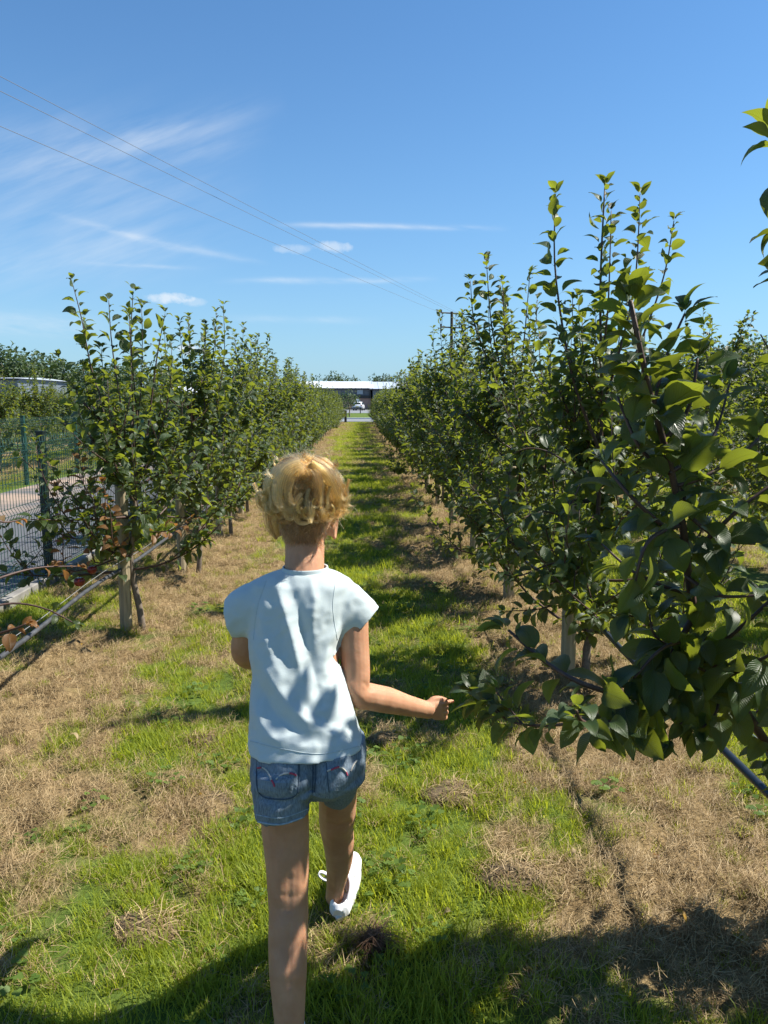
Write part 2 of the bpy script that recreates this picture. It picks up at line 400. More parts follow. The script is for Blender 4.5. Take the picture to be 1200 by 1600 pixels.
LEAF_ME_B = [tri_mesh('bronze_leaf', *t) for t in LEAF_HI]
for m in LEAF_ME: m.materials.append(M_leaf)
for m in LEAF_ME_B: m.materials.append(M_bronze)
def leaf_frames(leaves):
    """leaves: list of (pos, dir, normal, size) -> (N,3,3) columns x,y,z and pos"""
    Pp = np.array([l[0] for l in leaves], float); Dd = np.array([l[1] for l in leaves], float); Nn = np.array([l[2] for l in leaves], float); Ss = np.array([l[3] for l in leaves], float)
    Dd /= np.linalg.norm(Dd, axis=1)[:, None]; Xx = np.cross(Dd, Nn); Xx /= np.linalg.norm(Xx, axis=1)[:, None]+1e-9; Zz = np.cross(Xx, Dd)
    return np.stack([Xx, Dd, Zz], 2), Pp, Ss
def foliage_mesh(name, leaves, templates, rs):
    Rm, Pp, Ss = leaf_frames(leaves); Vs, Ts, Us, Ls, off = [], [], [], [], 0
    pick = rs.randint(0, len(templates), len(leaves))
    for k, (V, T, U) in enumerate(templates):
        sel = np.where(pick == k)[0]
        if not len(sel): continue
        W = np.einsum('nij,vj->nvi', Rm[sel], V)*Ss[sel][:, None, None]+Pp[sel][:, None, :]; m = len(V)
        Vs.append(W.reshape(-1, 3)); Ts.append((T[None]+(np.arange(len(sel))*m)[:, None, None]+off).reshape(-1, 3)); Us.append(np.tile(U, (len(sel), 1))); Ls.append(np.repeat(rs.rand(len(sel)), m)); off += m*len(sel)
    return tri_mesh(name, np.vstack(Vs), np.vstack(Ts), np.vstack(Us), {'lv': np.concatenate(Ls)})

UPV = np.array([0, 0, 1.])
def unit(v): v = np.asarray(v, float); return v/(np.linalg.norm(v)+1e-9)
def resample(pts, n):
    pts = [Vector(p) for p in pts]; q, _ = smooth_pts(pts, [0]*len(pts), n); return np.array([list(v) for v in q])
def put_leaves(rng, line, t0, ds, s0, out, spread=.95, droop=0.0, tip=True, flag=0):
    seg = np.linalg.norm(np.diff(line, axis=0), axis=1); cum = np.concatenate([[0], np.cumsum(seg)]); L = cum[-1]
    s = t0*L; az = rng.uniform(0, 6.28)
    while s < L:
        i = min(np.searchsorted(cum, s)-1, len(line)-2); i = max(i, 0); f = (s-cum[i])/(seg[i]+1e-9); p = line[i]*(1-f)+line[i+1]*f; d = unit(line[i+1]-line[i])
        a = unit(np.cross(d, [.3, .9, .1])); b = np.cross(d, a); az += 2.4+rng.uniform(-.4, .4); rad = a*math.cos(az)+b*math.sin(az)
        t = s/L; el = spread*rng.uniform(.75, 1.2)*(1-.35*max(0, t-.7)/.3)
        dr = unit(d*math.cos(el)+rad*math.sin(el)+UPV*(-droop*rng.uniform(.3, 1.2)))
        dr = unit(dr+np.array([rng.gauss(0, .22), rng.gauss(0, .22), rng.gauss(0, .22)])); nn = unit(UPV*1.0+d*.5+np.array([rng.gauss(0, .6), rng.gauss(0, .6), rng.gauss(0, .3)]))
        if abs(np.dot(nn, dr)) > .93: nn = unit(nn+a)
        sz = s0*rng.uniform(.55, 1.2)*(1-.35*max(0, t-.8)/.2); out.append((p, dr, nn, sz, flag)); s += ds*rng.uniform(.7, 1.4)
    if tip:
        p = line[-1]; d = unit(line[-1]-line[-2])
        for k in range(4):
            rv = unit(np.array([rng.gauss(0, 1), rng.gauss(0, 1), rng.gauss(0, .3)])); dr = unit(d+rv*.6); out.append((p, dr, unit(UPV+rv*.3+d*.2), s0*rng.uniform(.45, .75), flag))
def arc(rng, p0, az, el0, el1, L, n=6, wob=.12):
    pts = [np.array(p0, float)]
    for k in range(n):
        t = k/(n-1); el = el0+(el1-el0)*t; a = az+rng.gauss(0, wob); pts.append(pts[-1]+L/n*np.array([math.cos(el)*math.cos(a), math.cos(el)*math.sin(a), math.sin(el)]))
    return np.array(pts)
def gen_tree(rng, H=2.4, n_lat=25, ds=.024, ls=.084, spreadx=.85, spready=1.15, low=.42, hang=.06):
    """apple tree on a central leader. -> trunk line, branches [[(pts, radii), ...], ...], leaves"""
    top = H*rng.uniform(.64, .74); n = 9; tr = []
    wx, wy = rng.uniform(-.05, .05), rng.uniform(-.05, .05)
    for k in range(n):
        t = k/(n-1); tr.append([wx*math.sin(t*3)+rng.gauss(0, .012)*(k > 0), wy*math.sin(t*2.4)+rng.gauss(0, .012)*(k > 0), -.04+(top+.04)*t])
    tr = resample(tr, 16); trad = np.linspace(.024, .008, 17); branches, leaves = [], []
    az = rng.uniform(0, 6.28)
    def lim(line):   # keep the crown hedge-like
        line[:, 0] *= spreadx; line[:, 1] *= spready; return line
    for k in range(n_lat):
        t = (k+rng.random()*.6)/n_lat; hz = low+(top*.95-low)*t; az += 2.4+rng.uniform(-.5, .5)
        i = min(int((hz+.04)/(top+.04)*16), 15); p0 = tr[i]
        L = (.80*(1-t)+.42*t)*rng.uniform(.75, 1.2); el0 = R(rng.uniform(0, 30)) if t < .5 else R(rng.uniform(20, 50))
        line = lim(arc(rng, [0, 0, 0], az, el0-hang, el0+R(rng.uniform(5, 45))-hang, L))+p0; line = resample(line, 8)
        br = [(line, np.linspace(.010*(1-t*.3), .0028, 9))]; put_leaves(rng, line, .22, ds, ls, leaves, droop=.15)
        for q in range(rng.choice((3, 3, 4))):
            j = rng.randint(3, 7); el = R(rng.uniform(35, 85)); sh = arc(rng, line[j], az+rng.gauss(0, 1.0), el*.8, min(el*1.2, R(89)), rng.uniform(.22, .6)*(1.15 if t < .6 else .85)); sh = resample(sh, 6)
            br.append((sh, np.linspace(.0045, .0016, 7))); put_leaves(rng, sh, .08, ds, ls*.95, leaves)
        for q in range(5):
            j = rng.randint(0, 7); c = line[j]
            for w in range(5):
                rv = unit(np.array([rng.gauss(0, 1), rng.gauss(0, 1), rng.gauss(.1, .6)])); leaves.append((c, rv, unit(UPV+np.array([rng.gauss(0, .4), rng.gauss(0, .4), 0])), ls*rng.uniform(.7, 1.15), 0))
        branches.append(br)
    for k in range(rng.choice((5, 6, 7))):
        j = rng.randint(10, 16); sh = arc(rng, tr[j], rng.uniform(0, 6.28), R(rng.uniform(55, 75)), R(88), (H-tr[j][2])*rng.uniform(.75, 1.05)); sh = resample(sh, 8)
        branches.append([(sh, np.linspace(.006, .0018, 9))]); put_leaves(rng, sh, .1, ds*.85, ls, leaves)
    return (tr, trad), branches, leaves

G_L = 'apple trees in the row left of the grass alley'; G_R = 'apple trees in the row right of the grass alley'
def near_tree(loc, label, seed, manual=(), kw=None, hi_ls=None, gen=True):
    """a tree with every branch and its 300 largest-showing leaves as parts. manual: list of (px polyline [(u,v,y)..], r0, r1, leaf start, ds, leaf size, droop, bronze)"""
    rng = random.Random(seed); rs = np.random.RandomState(seed); root = empty('apple_tree', loc, label, 'tree', G_L if loc[0] < 0 else G_R); base = np.array(loc)
    (tr, trad), branches, leaves = gen_tree(rng, **(kw or {}))
    if gen is False: branches, leaves = [], []
    elif gen is not True:
        keep = []
        leaves = [l for l in leaves if gen(l[0]+base)]
        branches = [[(a, b) for a, b in br if gen(a[-1]+base) or (gen(a[len(a)//2]+base))] for br in branches]; branches = [b for b in branches if b]
    for (pl, r0, r1, t0, ds, ls, droop, br) in manual:
        pts = [np.array(P(*q))-base if not isinstance(q, np.ndarray) else q for q in pl]; line = resample(pts, 14); branches.append([(line, np.linspace(r0, r1, 15))])
        if ls: put_leaves(rng, line, t0, ds, ls, leaves, droop=droop, flag=br)
    link('trunk', tubes_mesh('trunk', [(tr, trad)], 8), M_bark, root, True)
    for br in branches: link('branch', tubes_mesh('branch', br, 6), M_twig, root, True)
    sc = []
    for i, l in enumerate(leaves):
        u, v, c = proj(l[0]+base); inside = c > .1 and -60 < u < 1260 and -60 < v < 1660; sc.append((l[3]/c if inside else -1, i))
    sc.sort(reverse=True); big = [i for s, i in sc[:300] if s > 0]; bs = set(big)
    Rm, Pp, Ss = leaf_frames(leaves)
    for i in big:
        lf = leaves[i]; me = (LEAF_ME_B if lf[4] else LEAF_ME)[rng.randrange(len(LEAF_ME))]
        o = bpy.data.objects.new('leaf', me); COL.objects.link(o); o.parent = root
        m = Matrix([list(r) for r in Rm[i]*Ss[i]]).to_4x4(); m.translation = Vector(Pp[i]); o.matrix_basis = m
    for fl, mat, nm in ((0, M_leaf, 'foliage'), (1, M_bronze, 'bronze_foliage')):
        rest = [l for i, l in enumerate(leaves) if i not in bs and l[4] == fl]
        if rest:
            f = link(nm, foliage_mesh(nm, rest, LEAF_LO if loc[1] > 4.5 else LEAF_HI[:5], rs), mat, root, True); tag(f, kind='stuff')
    return root

# far tree kinds, copied down the rows
protos = []
for s in range(8):
    rng = random.Random(100+s); tr, brs, lv = gen_tree(rng, H=rng.uniform(2.15, 2.5), n_lat=27, ds=.024, ls=.09, spready=1.5, spreadx=.78, low=.38)
    protos.append((tubes_mesh('trunk', [tr], 6), tubes_mesh('branches', [b for br in brs for b in br], 3), foliage_mesh('foliage', lv, LEAF_LO, np.random.RandomState(s))))
for a, b, c in protos: a.materials.append(M_bark); b.materials.append(M_twig); c.materials.append(M_leaf)
first = {}
def far_tree(loc, label, group):
    k = rnd.randrange(len(protos)); rz = rnd.choice((0, math.pi))+rnd.uniform(-.3, .3); sc = rnd.uniform(.92, 1.08)*(1-.13*min(1, max(0, (loc[1]-14)/14)))
    o = empty('apple_tree', loc, label, 'tree', group); o.rotation_euler.z = rz; o.scale = (sc, sc, sc*rnd.uniform(.95, 1.05))
    for nm, me in zip(('trunk', 'branches', 'foliage'), protos[k]):
        c = bpy.data.objects.new(nm, me); COL.objects.link(c); c.parent = o
        if nm == 'foliage': c['kind'] = 'stuff'
    return o

# wooden stakes with a rubber tie
def stake_parts(h, r, seed):
    q = random.Random(seed); bm = bmesh.new(); rings = []
    for k in range(7):
        z = -.1+(h+.1)*k/6; rings.append([Vector((r*(1+.03*q.uniform(-1, 1))*math.cos(t*math.pi/6), r*(1+.03*q.uniform(-1, 1))*math.sin(t*math.pi/6), z)) for t in range(12)])
    loft(bm, rings); bmesh.ops.bevel(bm, geom=[e for e in bm.edges if all(v.co.z > h-.001 for v in e.verts)], offset=.005, segments=1, affect='EDGES')
    me = bm_mesh('stake', bm); me.materials.append(M_wood)
    bm = bmesh.new(); bmesh.ops.create_cone(bm, cap_ends=True, segments=16, radius1=r*1.07, radius2=r*1.07, depth=.028, matrix=Matrix.Translation((0, 0, h-.05)))
    box(bm, r*.9, r+.075, -.006, .006, h-.062, h-.038); bmesh.ops.create_uvsphere(bm, u_segments=8, v_segments=6, radius=.016, matrix=Matrix.Translation((r+.08, 0, h-.05)))
    me2 = bm_mesh('rubber_tie', bm); me2.materials.append(M_rubber); return me, me2
STAKES = [stake_parts(.95+.04*i, .036+.002*i, i) for i in range(3)]
def stake(loc, label, group):
    a, b = rnd.choice(STAKES); o = empty('wooden_stake', loc, label, 'stake', group); o.rotation_euler = (rnd.uniform(-.02, .02), rnd.uniform(-.02, .02), rnd.uniform(-.2, .2)+(0))
    for nm, me in (('post', a), ('rubber_tie', b)):
        c = bpy.data.objects.new(nm, me); COL.objects.link(c); c.parent = o
    return o

# ---- near right row
R_Y = [.35, 1.95, 3.9, 5.71, 7.46]; L_Y = [3.18, 4.96, 6.7, 8.5, 10.3]
ordw = ['nearest', 'second', 'third', 'fourth', 'fifth', 'sixth']
# the big near tree whose limb fills the right of the frame
limb = [(1330, 1420, 1.88), (1205, 1172, 1.74), (1130, 1065, 1.66), (1085, 960, 1.6), (1068, 830, 1.54), (1045, 720, 1.5), (1012, 600, 1.46), (985, 470, 1.43)]
man0 = [
    (limb, .0125, .0045, .22, .015, 0.090, 0.05, 0),
    ([(1050, 740, 1.51), (1014, 610, 1.47), (984, 468, 1.43)], .004, .002, .0, .010, .085, .05, 0),
    ([(1020, 640, 1.48), (1040, 560, 1.5), (1070, 490, 1.52)], .004, .002, .1, .015, .08, .05, 0),
    ([(1085, 960, 1.6), (1010, 1080, 1.5), (930, 1075, 1.42), (860, 1040, 1.46), (795, 985, 1.52)], .008, .003, .12, .014, 0.086, 0.33, 0),
    ([(1095, 1000, 1.6), (1000, 1110, 1.45), (920, 1130, 1.36), (900, 1110, 1.3)], .007, .003, .2, .011, 0.090, 0.49, 0),
    ([(960, 1110, 1.45), (880, 1132, 1.6), (800, 1128, 1.75), (748, 1088, 1.84)], .0045, .002, .45, .011, .072, .25, 0), ([(800, 1128, 1.75), (775, 1108, 1.8), (742, 1082, 1.85)], .003, .0015, .3, .006, .07, .3, 0), ([(815, 1130, 1.73), (790, 1100, 1.75), (775, 1080, 1.76)], .003, .0015, .2, .008, .07, .2, 0),
    ([(1120, 1060, 1.66), (1075, 1040, 1.55), (1060, 1090, 1.5)], .004, .002, .1, .013, .085, .5, 0), ([(1110, 1040, 1.65), (1030, 1000, 1.55), (1015, 960, 1.55)], .004, .002, .1, .014, .08, .3, 0), ([(1125, 1060, 1.66), (1120, 1110, 1.55), (1095, 1140, 1.5)], .004, .002, .1, .013, .085, .4, 0),
    ([(1068, 850, 1.55), (990, 780, 1.5), (940, 720, 1.6)], .006, .0025, .1, .019, 0.082, 0.13, 0),
    ([(1070, 880, 1.56), (1150, 800, 1.5), (1230, 740, 1.5)], .006, .0025, .1, .021, 0.082, 0.13, 0),
    ([(1045, 740, 1.5), (1110, 690, 1.55), (1140, 600, 1.6)], .005, .002, .1, .021, 0.082, 0.07, 0),
    ([(1080, 930, 1.6), (1000, 900, 1.6), (940, 850, 1.7)], .005, .002, .1, .019, 0.082, 0.23, 0),
    ([(1110, 1020, 1.65), (1180, 960, 1.6), (1240, 900, 1.6)], .006, .0025, .1, .021, 0.086, 0.29, 0),
    ([(1075, 800, 1.55), (1050, 700, 1.6), (1040, 600, 1.7)], .005, .002, .1, .019, 0.082, 0.07, 0),
    ([(1130, 1060, 1.66), (1170, 1040, 1.5), (1230, 1010, 1.4)], .006, .0025, .1, .021, 0.090, 0.33, 0),
    ([(1100, 1000, 1.62), (1040, 1010, 1.5), (990, 1060, 1.45)], .005, .0025, .1, .013, 0.086, 0.39, 0),
    ([(1065, 820, 1.54), (1010, 850, 1.45), (985, 950, 1.45)], .005, .0025, .1, .019, 0.086, 0.33, 0),
    ([(1120, 1050, 1.66), (1090, 1090, 1.55), (1050, 1150, 1.5)], .005, .0025, .1, .016, 0.086, 0.39, 0),
    ([(1060, 790, 1.54), (1120, 840, 1.5), (1180, 850, 1.45)], .005, .0025, .1, .021, 0.086, 0.26, 0),
    ([(1072, 900, 1.57), (1120, 930, 1.5), (1190, 930, 1.45)], .005, .0025, .1, .021, 0.086, 0.29, 0),
    ([(1050, 740, 1.52), (1000, 700, 1.5), (965, 620, 1.55)], .005, .0025, .1, .021, 0.082, 0.10, 0),
    ([(1055, 760, 1.52), (1110, 740, 1.5), (1190, 680, 1.55), (1215, 600, 1.6)], .005, .0025, .1, .021, 0.082, 0.10, 0),
    ([(1035, 690, 1.5), (1075, 640, 1.5), (1090, 560, 1.5)], .005, .0025, .1, .016, 0.077, 0.07, 0),
]
near_tree((1.30, 1.95, 0), 'big leafy apple limb reaching over the hose at the right, nearest the camera', 21, man0, dict(H=2.8, n_lat=34, low=.4, ls=.095, spreadx=1.0), gen=lambda p: p[1] < 2.08 and (proj(p)[2] < .3 or proj(p)[0] > (1195 if p[1] > 1.9 and p[2] < 1.5 else 1250)))
near_tree((1.32, .30, 0), 'apple tree by the right edge, only a few drooping leaves against the sky', 22, [
    ([(1360, 420, 1.05), (1300, 330, 1.0), (1214, 225, .97)], .005, .002, .25, .022, .068, .3, 0), ([(1300, 330, 1.0), (1226, 360, 1.0)], .004, .002, .3, .03, .06, .5, 0)],
    dict(H=2.75, n_lat=32, ls=.095, spreadx=1.0), gen=lambda p: p[0] > .5 and not (proj(p)[2] > .1 and proj(p)[0] < 1260))
near_tree((RX+.08, 3.95, 0), 'tall apple tree with four leafy shoots against the sky and one green apple', 23, [
    ([(928, 880, 3.9), (937, 760, 3.85), (940, 620, 3.8), (938, 450, 3.78), (945, 292, 3.76)], .013, .003, .2, .019, .098, .05, 0),
    ([(935, 700, 3.8), (895, 590, 3.75), (868, 430, 3.72), (868, 305, 3.7)], .009, .002, .15, .020, .098, .05, 0),
    ([(940, 640, 3.8), (965, 560, 3.8), (992, 440, 3.8), (1000, 305, 3.8)], .008, .002, .2, .020, .098, .05, 0),
    ([(945, 640, 3.85), (990, 560, 3.9), (1035, 440, 3.95), (1053, 345, 3.95)], .008, .002, .2, .022, .095, .05, 0),
    ([(925, 840, 3.9), (860, 800, 3.6), (800, 820, 3.5), (760, 860, 3.4)], .006, .002, .15, .018, .088, .2, 0), ([(930, 900, 3.9), (870, 880, 3.6), (810, 900, 3.45), (765, 890, 3.4)], .006, .002, .15, .018, .088, .25, 0),
    ([(930, 950, 3.9), (890, 930, 3.6), (850, 950, 3.5), (790, 955, 3.4)], .006, .002, .2, .02, .085, .25, 0), ([(925, 860, 3.9), (898, 900, 3.5), (905, 985, 3.4)], .005, .002, .1, .02, .09, .3, 0),
    ([(930, 780, 3.9), (880, 720, 3.5), (830, 700, 3.5), (790, 715, 3.5)], .006, .002, .15, .018, .088, .15, 0), ([(935, 800, 3.9), (915, 830, 3.5), (940, 900, 3.5)], .005, .002, .1, .02, .09, .3, 0),
    ([(930, 720, 3.8), (905, 760, 3.5), (890, 800, 3.5)], .005, .002, .1, .019, .09, .2, 0), ([(940, 560, 3.8), (950, 480, 3.7), (955, 330, 3.7)], .006, .002, .2, .022, .095, .05, 0)], dict(H=2.1, n_lat=26, low=.3, hang=.15))
near_tree((RX, 5.71, 0), 'apple tree with crowded upright shoots in the right row, just before the power pole', 24, [
    ([(800, 640, 5.6), (770, 520, 5.55), (760, 407, 5.5)], .008, .002, .05, .020, .098, .05, 0), ([(790, 620, 5.6), (745, 520, 5.5), (735, 440, 5.5)], .007, .002, .05, .020, .098, .05, 0),
    ([(810, 620, 5.7), (820, 520, 5.6), (828, 427, 5.6)], .007, .002, .05, .020, .098, .05, 0), ([(800, 600, 5.6), (790, 520, 5.5), (785, 440, 5.5)], .007, .002, .05, .020, .098, .05, 0)], dict(H=2.3, n_lat=28, low=.3, hang=.15))
near_tree((RX, 7.46, 0), 'apple tree below the power pole, fifth in the right row', 25, (), dict(H=2.15, n_lat=30, spready=1.4, low=.3, hang=.1))
# ---- near left row
near_tree((LX-.10, 3.18, 0), 'apple tree at the left edge showing only low twigs with bronze leaves', 31, [
    ([(-60, 930, 3.15), (0, 903, 3.25), (60, 887, 3.4), (122, 885, 3.5)], .007, .003, .7, .03, .06, .3, 1), ([(-50, 960, 3.1), (15, 943, 3.2), (70, 951, 3.2), (118, 975, 3.15)], .006, .0025, .7, .04, .055, .4, 0),
    ([(-40, 1000, 3.0), (15, 985, 2.95), (40, 975, 2.95)], .007, .003, .1, .019, .075, .5, 1), ([(-40, 790, 3.1), (0, 815, 3.2), (32, 812, 3.3)], .005, .003, .6, .04, .05, .4, 1)],
    dict(H=2.2, n_lat=18, low=.6), gen=lambda p: proj(p)[0] < -50)
near_tree((LX+.10, 4.96, 0), 'first fully seen apple tree of the left row, bronze leaves and red apples low down', 32, [
    ([(205, 720, 4.9), (150, 600, 4.9), (128, 500, 4.9), (112, 438, 4.9)], .007, .002, .1, .028, .092, .05, 0), ([(215, 660, 4.9), (205, 540, 4.9), (208, 455, 4.9)], .007, .002, .1, .025, .09, .05, 0),
    ([(230, 680, 4.9), (245, 560, 4.9), (258, 490, 4.9)], .007, .002, .1, .025, .09, .05, 0), ([(190, 640, 4.8), (175, 540, 4.8), (170, 470, 4.8)], .006, .002, .1, .025, .09, .05, 0),
    ([(200, 840, 4.8), (150, 880, 4.6), (138, 800, 4.55), (122, 700, 4.5)], .006, .002, .3, .024, .074, .1, 1), ([(190, 870, 4.8), (108, 892, 4.55), (98, 830, 4.5), (88, 765, 4.5)], .006, .002, .35, .024, .074, .2, 1),
    ([(200, 850, 4.8), (178, 850, 4.5), (172, 800, 4.45), (160, 755, 4.4)], .005, .002, .2, .024, .07, .2, 1), ([(205, 830, 4.9), (260, 830, 4.7), (300, 812, 4.6)], .005, .002, .3, .03, .068, .3, 1),
    ([(200, 810, 4.9), (140, 800, 4.8), (60, 740, 4.7), (20, 700, 4.7)], .005, .002, .1, .03, .07, .3, 0)], dict(H=2.15, n_lat=20, ds=.027, low=.42, spreadx=.8, spready=1.35, hang=.12))
near_tree((LX+.10, 6.7, 0), 'second apple tree of the left row, curved bare trunk beside its stake', 33, [([(335, 650, 6.6), (350, 560, 6.6), (349, 478, 6.6)], .006, .002, .05, .022, .09, .05, 0), ([(320, 640, 6.6), (318, 560, 6.6), (322, 508, 6.6)], .006, .002, .05, .022, .09, .05, 0)], dict(H=2.3, n_lat=25, low=.42, spreadx=.82, spready=1.35))
near_tree((LX+.10, 8.5, 0), 'third apple tree of the left row, stake and trunk just left of the blond head', 34, (), dict(H=2.4, n_lat=30, spready=1.4, spreadx=.85))
y = 9.2
while y < END_Y: far_tree((RX+rnd.uniform(-.06, .06), y+rnd.uniform(-.1, .1), 0), 'apple tree farther down the right row, merging into one leafy wall', G_R); y += 1.75
y = 10.3
while y < END_Y+.5: far_tree((LX+rnd.uniform(-.06, .06), y+rnd.uniform(-.1, .1), 0), 'apple tree farther down the left row, merging into one leafy wall', G_L); y += 1.78
for r in range(1, 6):
    x = RX+ROW*r; y = max(3.0, x/.58-4.5)
    while y < END_Y: far_tree((x+rnd.uniform(-.08, .08), y+rnd.uniform(-.15, .15), 0), ['', 'apple tree one row to the right of the alley row', 'apple tree two rows to the right of the alley row', 'apple tree in the back rows at the right', 'apple tree in the back rows at the right', 'apple tree in the back rows at the right'][r], ['', 'second row of trees to the right', 'third row of trees to the right', 'back rows to the right', 'back rows to the right', 'back rows to the right'][r]); y += 1.78 if r < 3 else 2.0
for r in range(5):
    x = -7.6-ROW*r; y = max(11, -x/.52-4)
    while y < END_Y: far_tree((x+rnd.uniform(-.08, .08), y+rnd.uniform(-.15, .15), 0), 'apple tree beyond the far green mesh fence at the left', 'orchard rows beyond the fences'); y += 1.78 if r < 2 else 2.1
# stakes
lab_l = ['wooden tree stake beside the bronze leaves, nearest in view on the left', 'second wooden stake on the left, beside a curved bare trunk', 'third wooden stake on the left, just beside the blond head']
for i, yy in enumerate((4.96, 6.7, 8.5)): stake((LX-.03 if i else LX+.0, yy-.03, 0), lab_l[i], 'stakes along the left row')
y = 10.3
while y < 40: stake((LX-.06, y-.05, 0), 'short wooden stake under the farther trees of the left row', 'stakes along the left row'); y += 1.78
stake((RX-.02, 3.96, 0), 'thick wooden stake with black tie among the leaves right of the child', 'stakes along the right row')
stake((RX-.03, 5.6, 0), 'second wooden stake in the right row, in deep shade', 'stakes along the right row')
stake((RX-.03, 7.4, 0), 'third wooden stake in the right row, small and in shade', 'stakes along the right row')
y = 9.2
while y < 40: stake((RX-.03, y-.05, 0), 'short wooden stake under the farther trees of the right row', 'stakes along the right row'); y += 1.75

# irrigation pipes and wires along both rows
M_pipe = simple('blue_black_pipe', (.016, .024, .038), .35, var=.2, scale=30); M_pipe_l = simple('sheen_grey_pipe', (.05, .053, .06), .6, var=.5, scale=20)  # left pipe: grey of reflected light put into its base colour
M_wire = simple('galvanised_wire', (.5, .5, .5), .4, metal=.7)
def long_line(x, z, r, sag, y0, y1, step):
    pts = []; y = y0
    while y <= y1: pts.append((x+.012*math.sin(y*2.1), y, z+sag*math.sin(y*math.pi/1.75+.6)+.01*math.sin(y*3.3))); y += step
    return [(np.array(pts), r)]
def pipe(x, lab, mat, r):
    o = link('irrigation_pipe', tubes_mesh('irrigation_pipe', long_line(x, .42, r, .012, -1.0, END_Y, .2), 8), mat); tag(o, lab, 'pipe', 'irrigation pipes along the rows'); return o
pipe(RX, 'dark blue irrigation hose hanging above the dry grass at the right edge', M_pipe, .0125); pipe(LX, 'irrigation hose tinted grey for its sheen, running low along the left row', M_pipe_l, .012)
for x, lab in ((RX+.05, 'thin steel wire running above the dark blue hose'), (LX+.05, 'thin steel wire running above the grey hose')):
    tag(link('support_wire', tubes_mesh('support_wire', long_line(x, .50, .002, .008, -1, END_Y, .3), 4), M_wire), lab, 'wire', 'support wires along the rows')

# apples
M_red = Mat('red_apple_skin'); f = M_red.noise(14, 3, .5); M_red.set(Base_Color=M_red.ramp(f, [(.3, (.10, .004, .008)), (.75, (.22, .025, .015))]), Roughness=.25); M_red = M_red.m
M_grn = Mat('green_apple_skin'); f = M_grn.noise(20, 3, .5); M_grn.set(Base_Color=M_grn.ramp(f, [(.3, (.30, .33, .09)), (.75, (.42, .40, .12))]), Roughness=.35); M_grn = M_grn.m
def apple(p, r, mat, label):
    bm = bmesh.new(); rings = []
    for k in range(1, 12):
        t = math.pi*k/12; rr = r*math.sin(t)*(1+.06*math.cos(t)); z = r*.92*math.cos(t)-(.25*r*math.exp(-(math.sin(t)/.35)**2)*(1 if math.cos(t) > 0 else -.6))
        rings.append([(rr*math.cos(a*math.pi/8), rr*math.sin(a*math.pi/8), z) for a in range(16)])
    loft(bm, rings); me = bm_mesh('apple', bm, True); o = empty('apple', p, label, 'apple'); link('flesh', me, mat, o, True)
    link('stalk', tubes_mesh('stalk', [(np.array([(0, 0, r*.6), (.002, 0, r*1.1), (.006, 0, r*1.5)]), .0018)], 5), M_twig, o, True)
apple(P(124, 909, 4.55), .033, M_red, 'larger bright red apple hanging low above the grey hose at left')
apple(P(144, 890, 4.62), .030, M_red, 'darker red apple half behind leaves, just above the larger red apple')
apple(P(289, 637, 6.5), .034, M_red, 'dark red apple high inside the second left tree')
apple(P(940, 597, 3.7), .033, M_grn, 'pale green apple on the tall right tree, at horizon height')

# ------------------------------------------------------------------ mesh fences
M_gfence = simple('green_powder_coat', (.012, .06, .045), .45, var=.15); M_dpost = simple('dark_green_post', (.006, .014, .013), .5, var=.15)
def fence_panel_mesh(w=2.48, h=1.2):
    L = []
    def prof(z):
        for c in (.22, .62, 1.1):
            if abs(z-c) < .05: return .03*(1-abs(z-c)/.05)
        return 0
    zs = [0.03, .17, .22, .27, .57, .62, .67, 1.05, 1.1, 1.15, h]
    x = .02
    n = int(w/.05)
    for i in range(n+1): L.append((np.array([(prof(z), i*w/n, z) for z in zs]), .0028))
    for z in (.05, .17, .22, .27, .42, .57, .62, .67, .86, 1.05, 1.1, 1.15): L.append((np.array([(prof(z)-.004, 0, z), (prof(z)-.004, w, z)]), .003))
    return tubes_mesh('mesh_panel', L, 3)
fpm = fence_panel_mesh(); fpm.materials.append(M_gfence)
def fence(x, y0, n, label, mat_post):
    root = empty('mesh_fence', (x, y0, 0), label, 'fence', 'green mesh fences beside the tarmac path')
    bm = bmesh.new(); box(bm, -.03, .03, -.03, .03, -.1, 1.24); box(bm, -.034, .034, -.034, .034, 1.24, 1.255); pme = bm_mesh('fence_post', bm); pme.materials.append(mat_post)
    bm = bmesh.new(); [box(bm, .03, .05, -.02, .02, z, z+.03) for z in (.2, .6, 1.08)]; cme = bm_mesh('clamp', bm); cme.materials.append(mat_post)
    for i in range(n+1):
        p = bpy.data.objects.new('fence_post', pme); COL.objects.link(p); p.parent = root; p.location = (0, i*2.52, 0)
        c = bpy.data.objects.new('clamp', cme); COL.objects.link(c); c.parent = p
        if i < n:
            q = bpy.data.objects.new('mesh_panel', fpm); COL.objects.link(q); q.parent = root; q.location = (.06, i*2.52+.02, .02)
fence(FENCE_X-.08, 6.62-2.52*4, 23, 'near green wire mesh fence between the left row and the tarmac path', M_dpost)
fence(FAR_FENCE_X, 14.0-2.52*4, 19, 'far green wire mesh fence on the other side of the tarmac path', M_gfence)
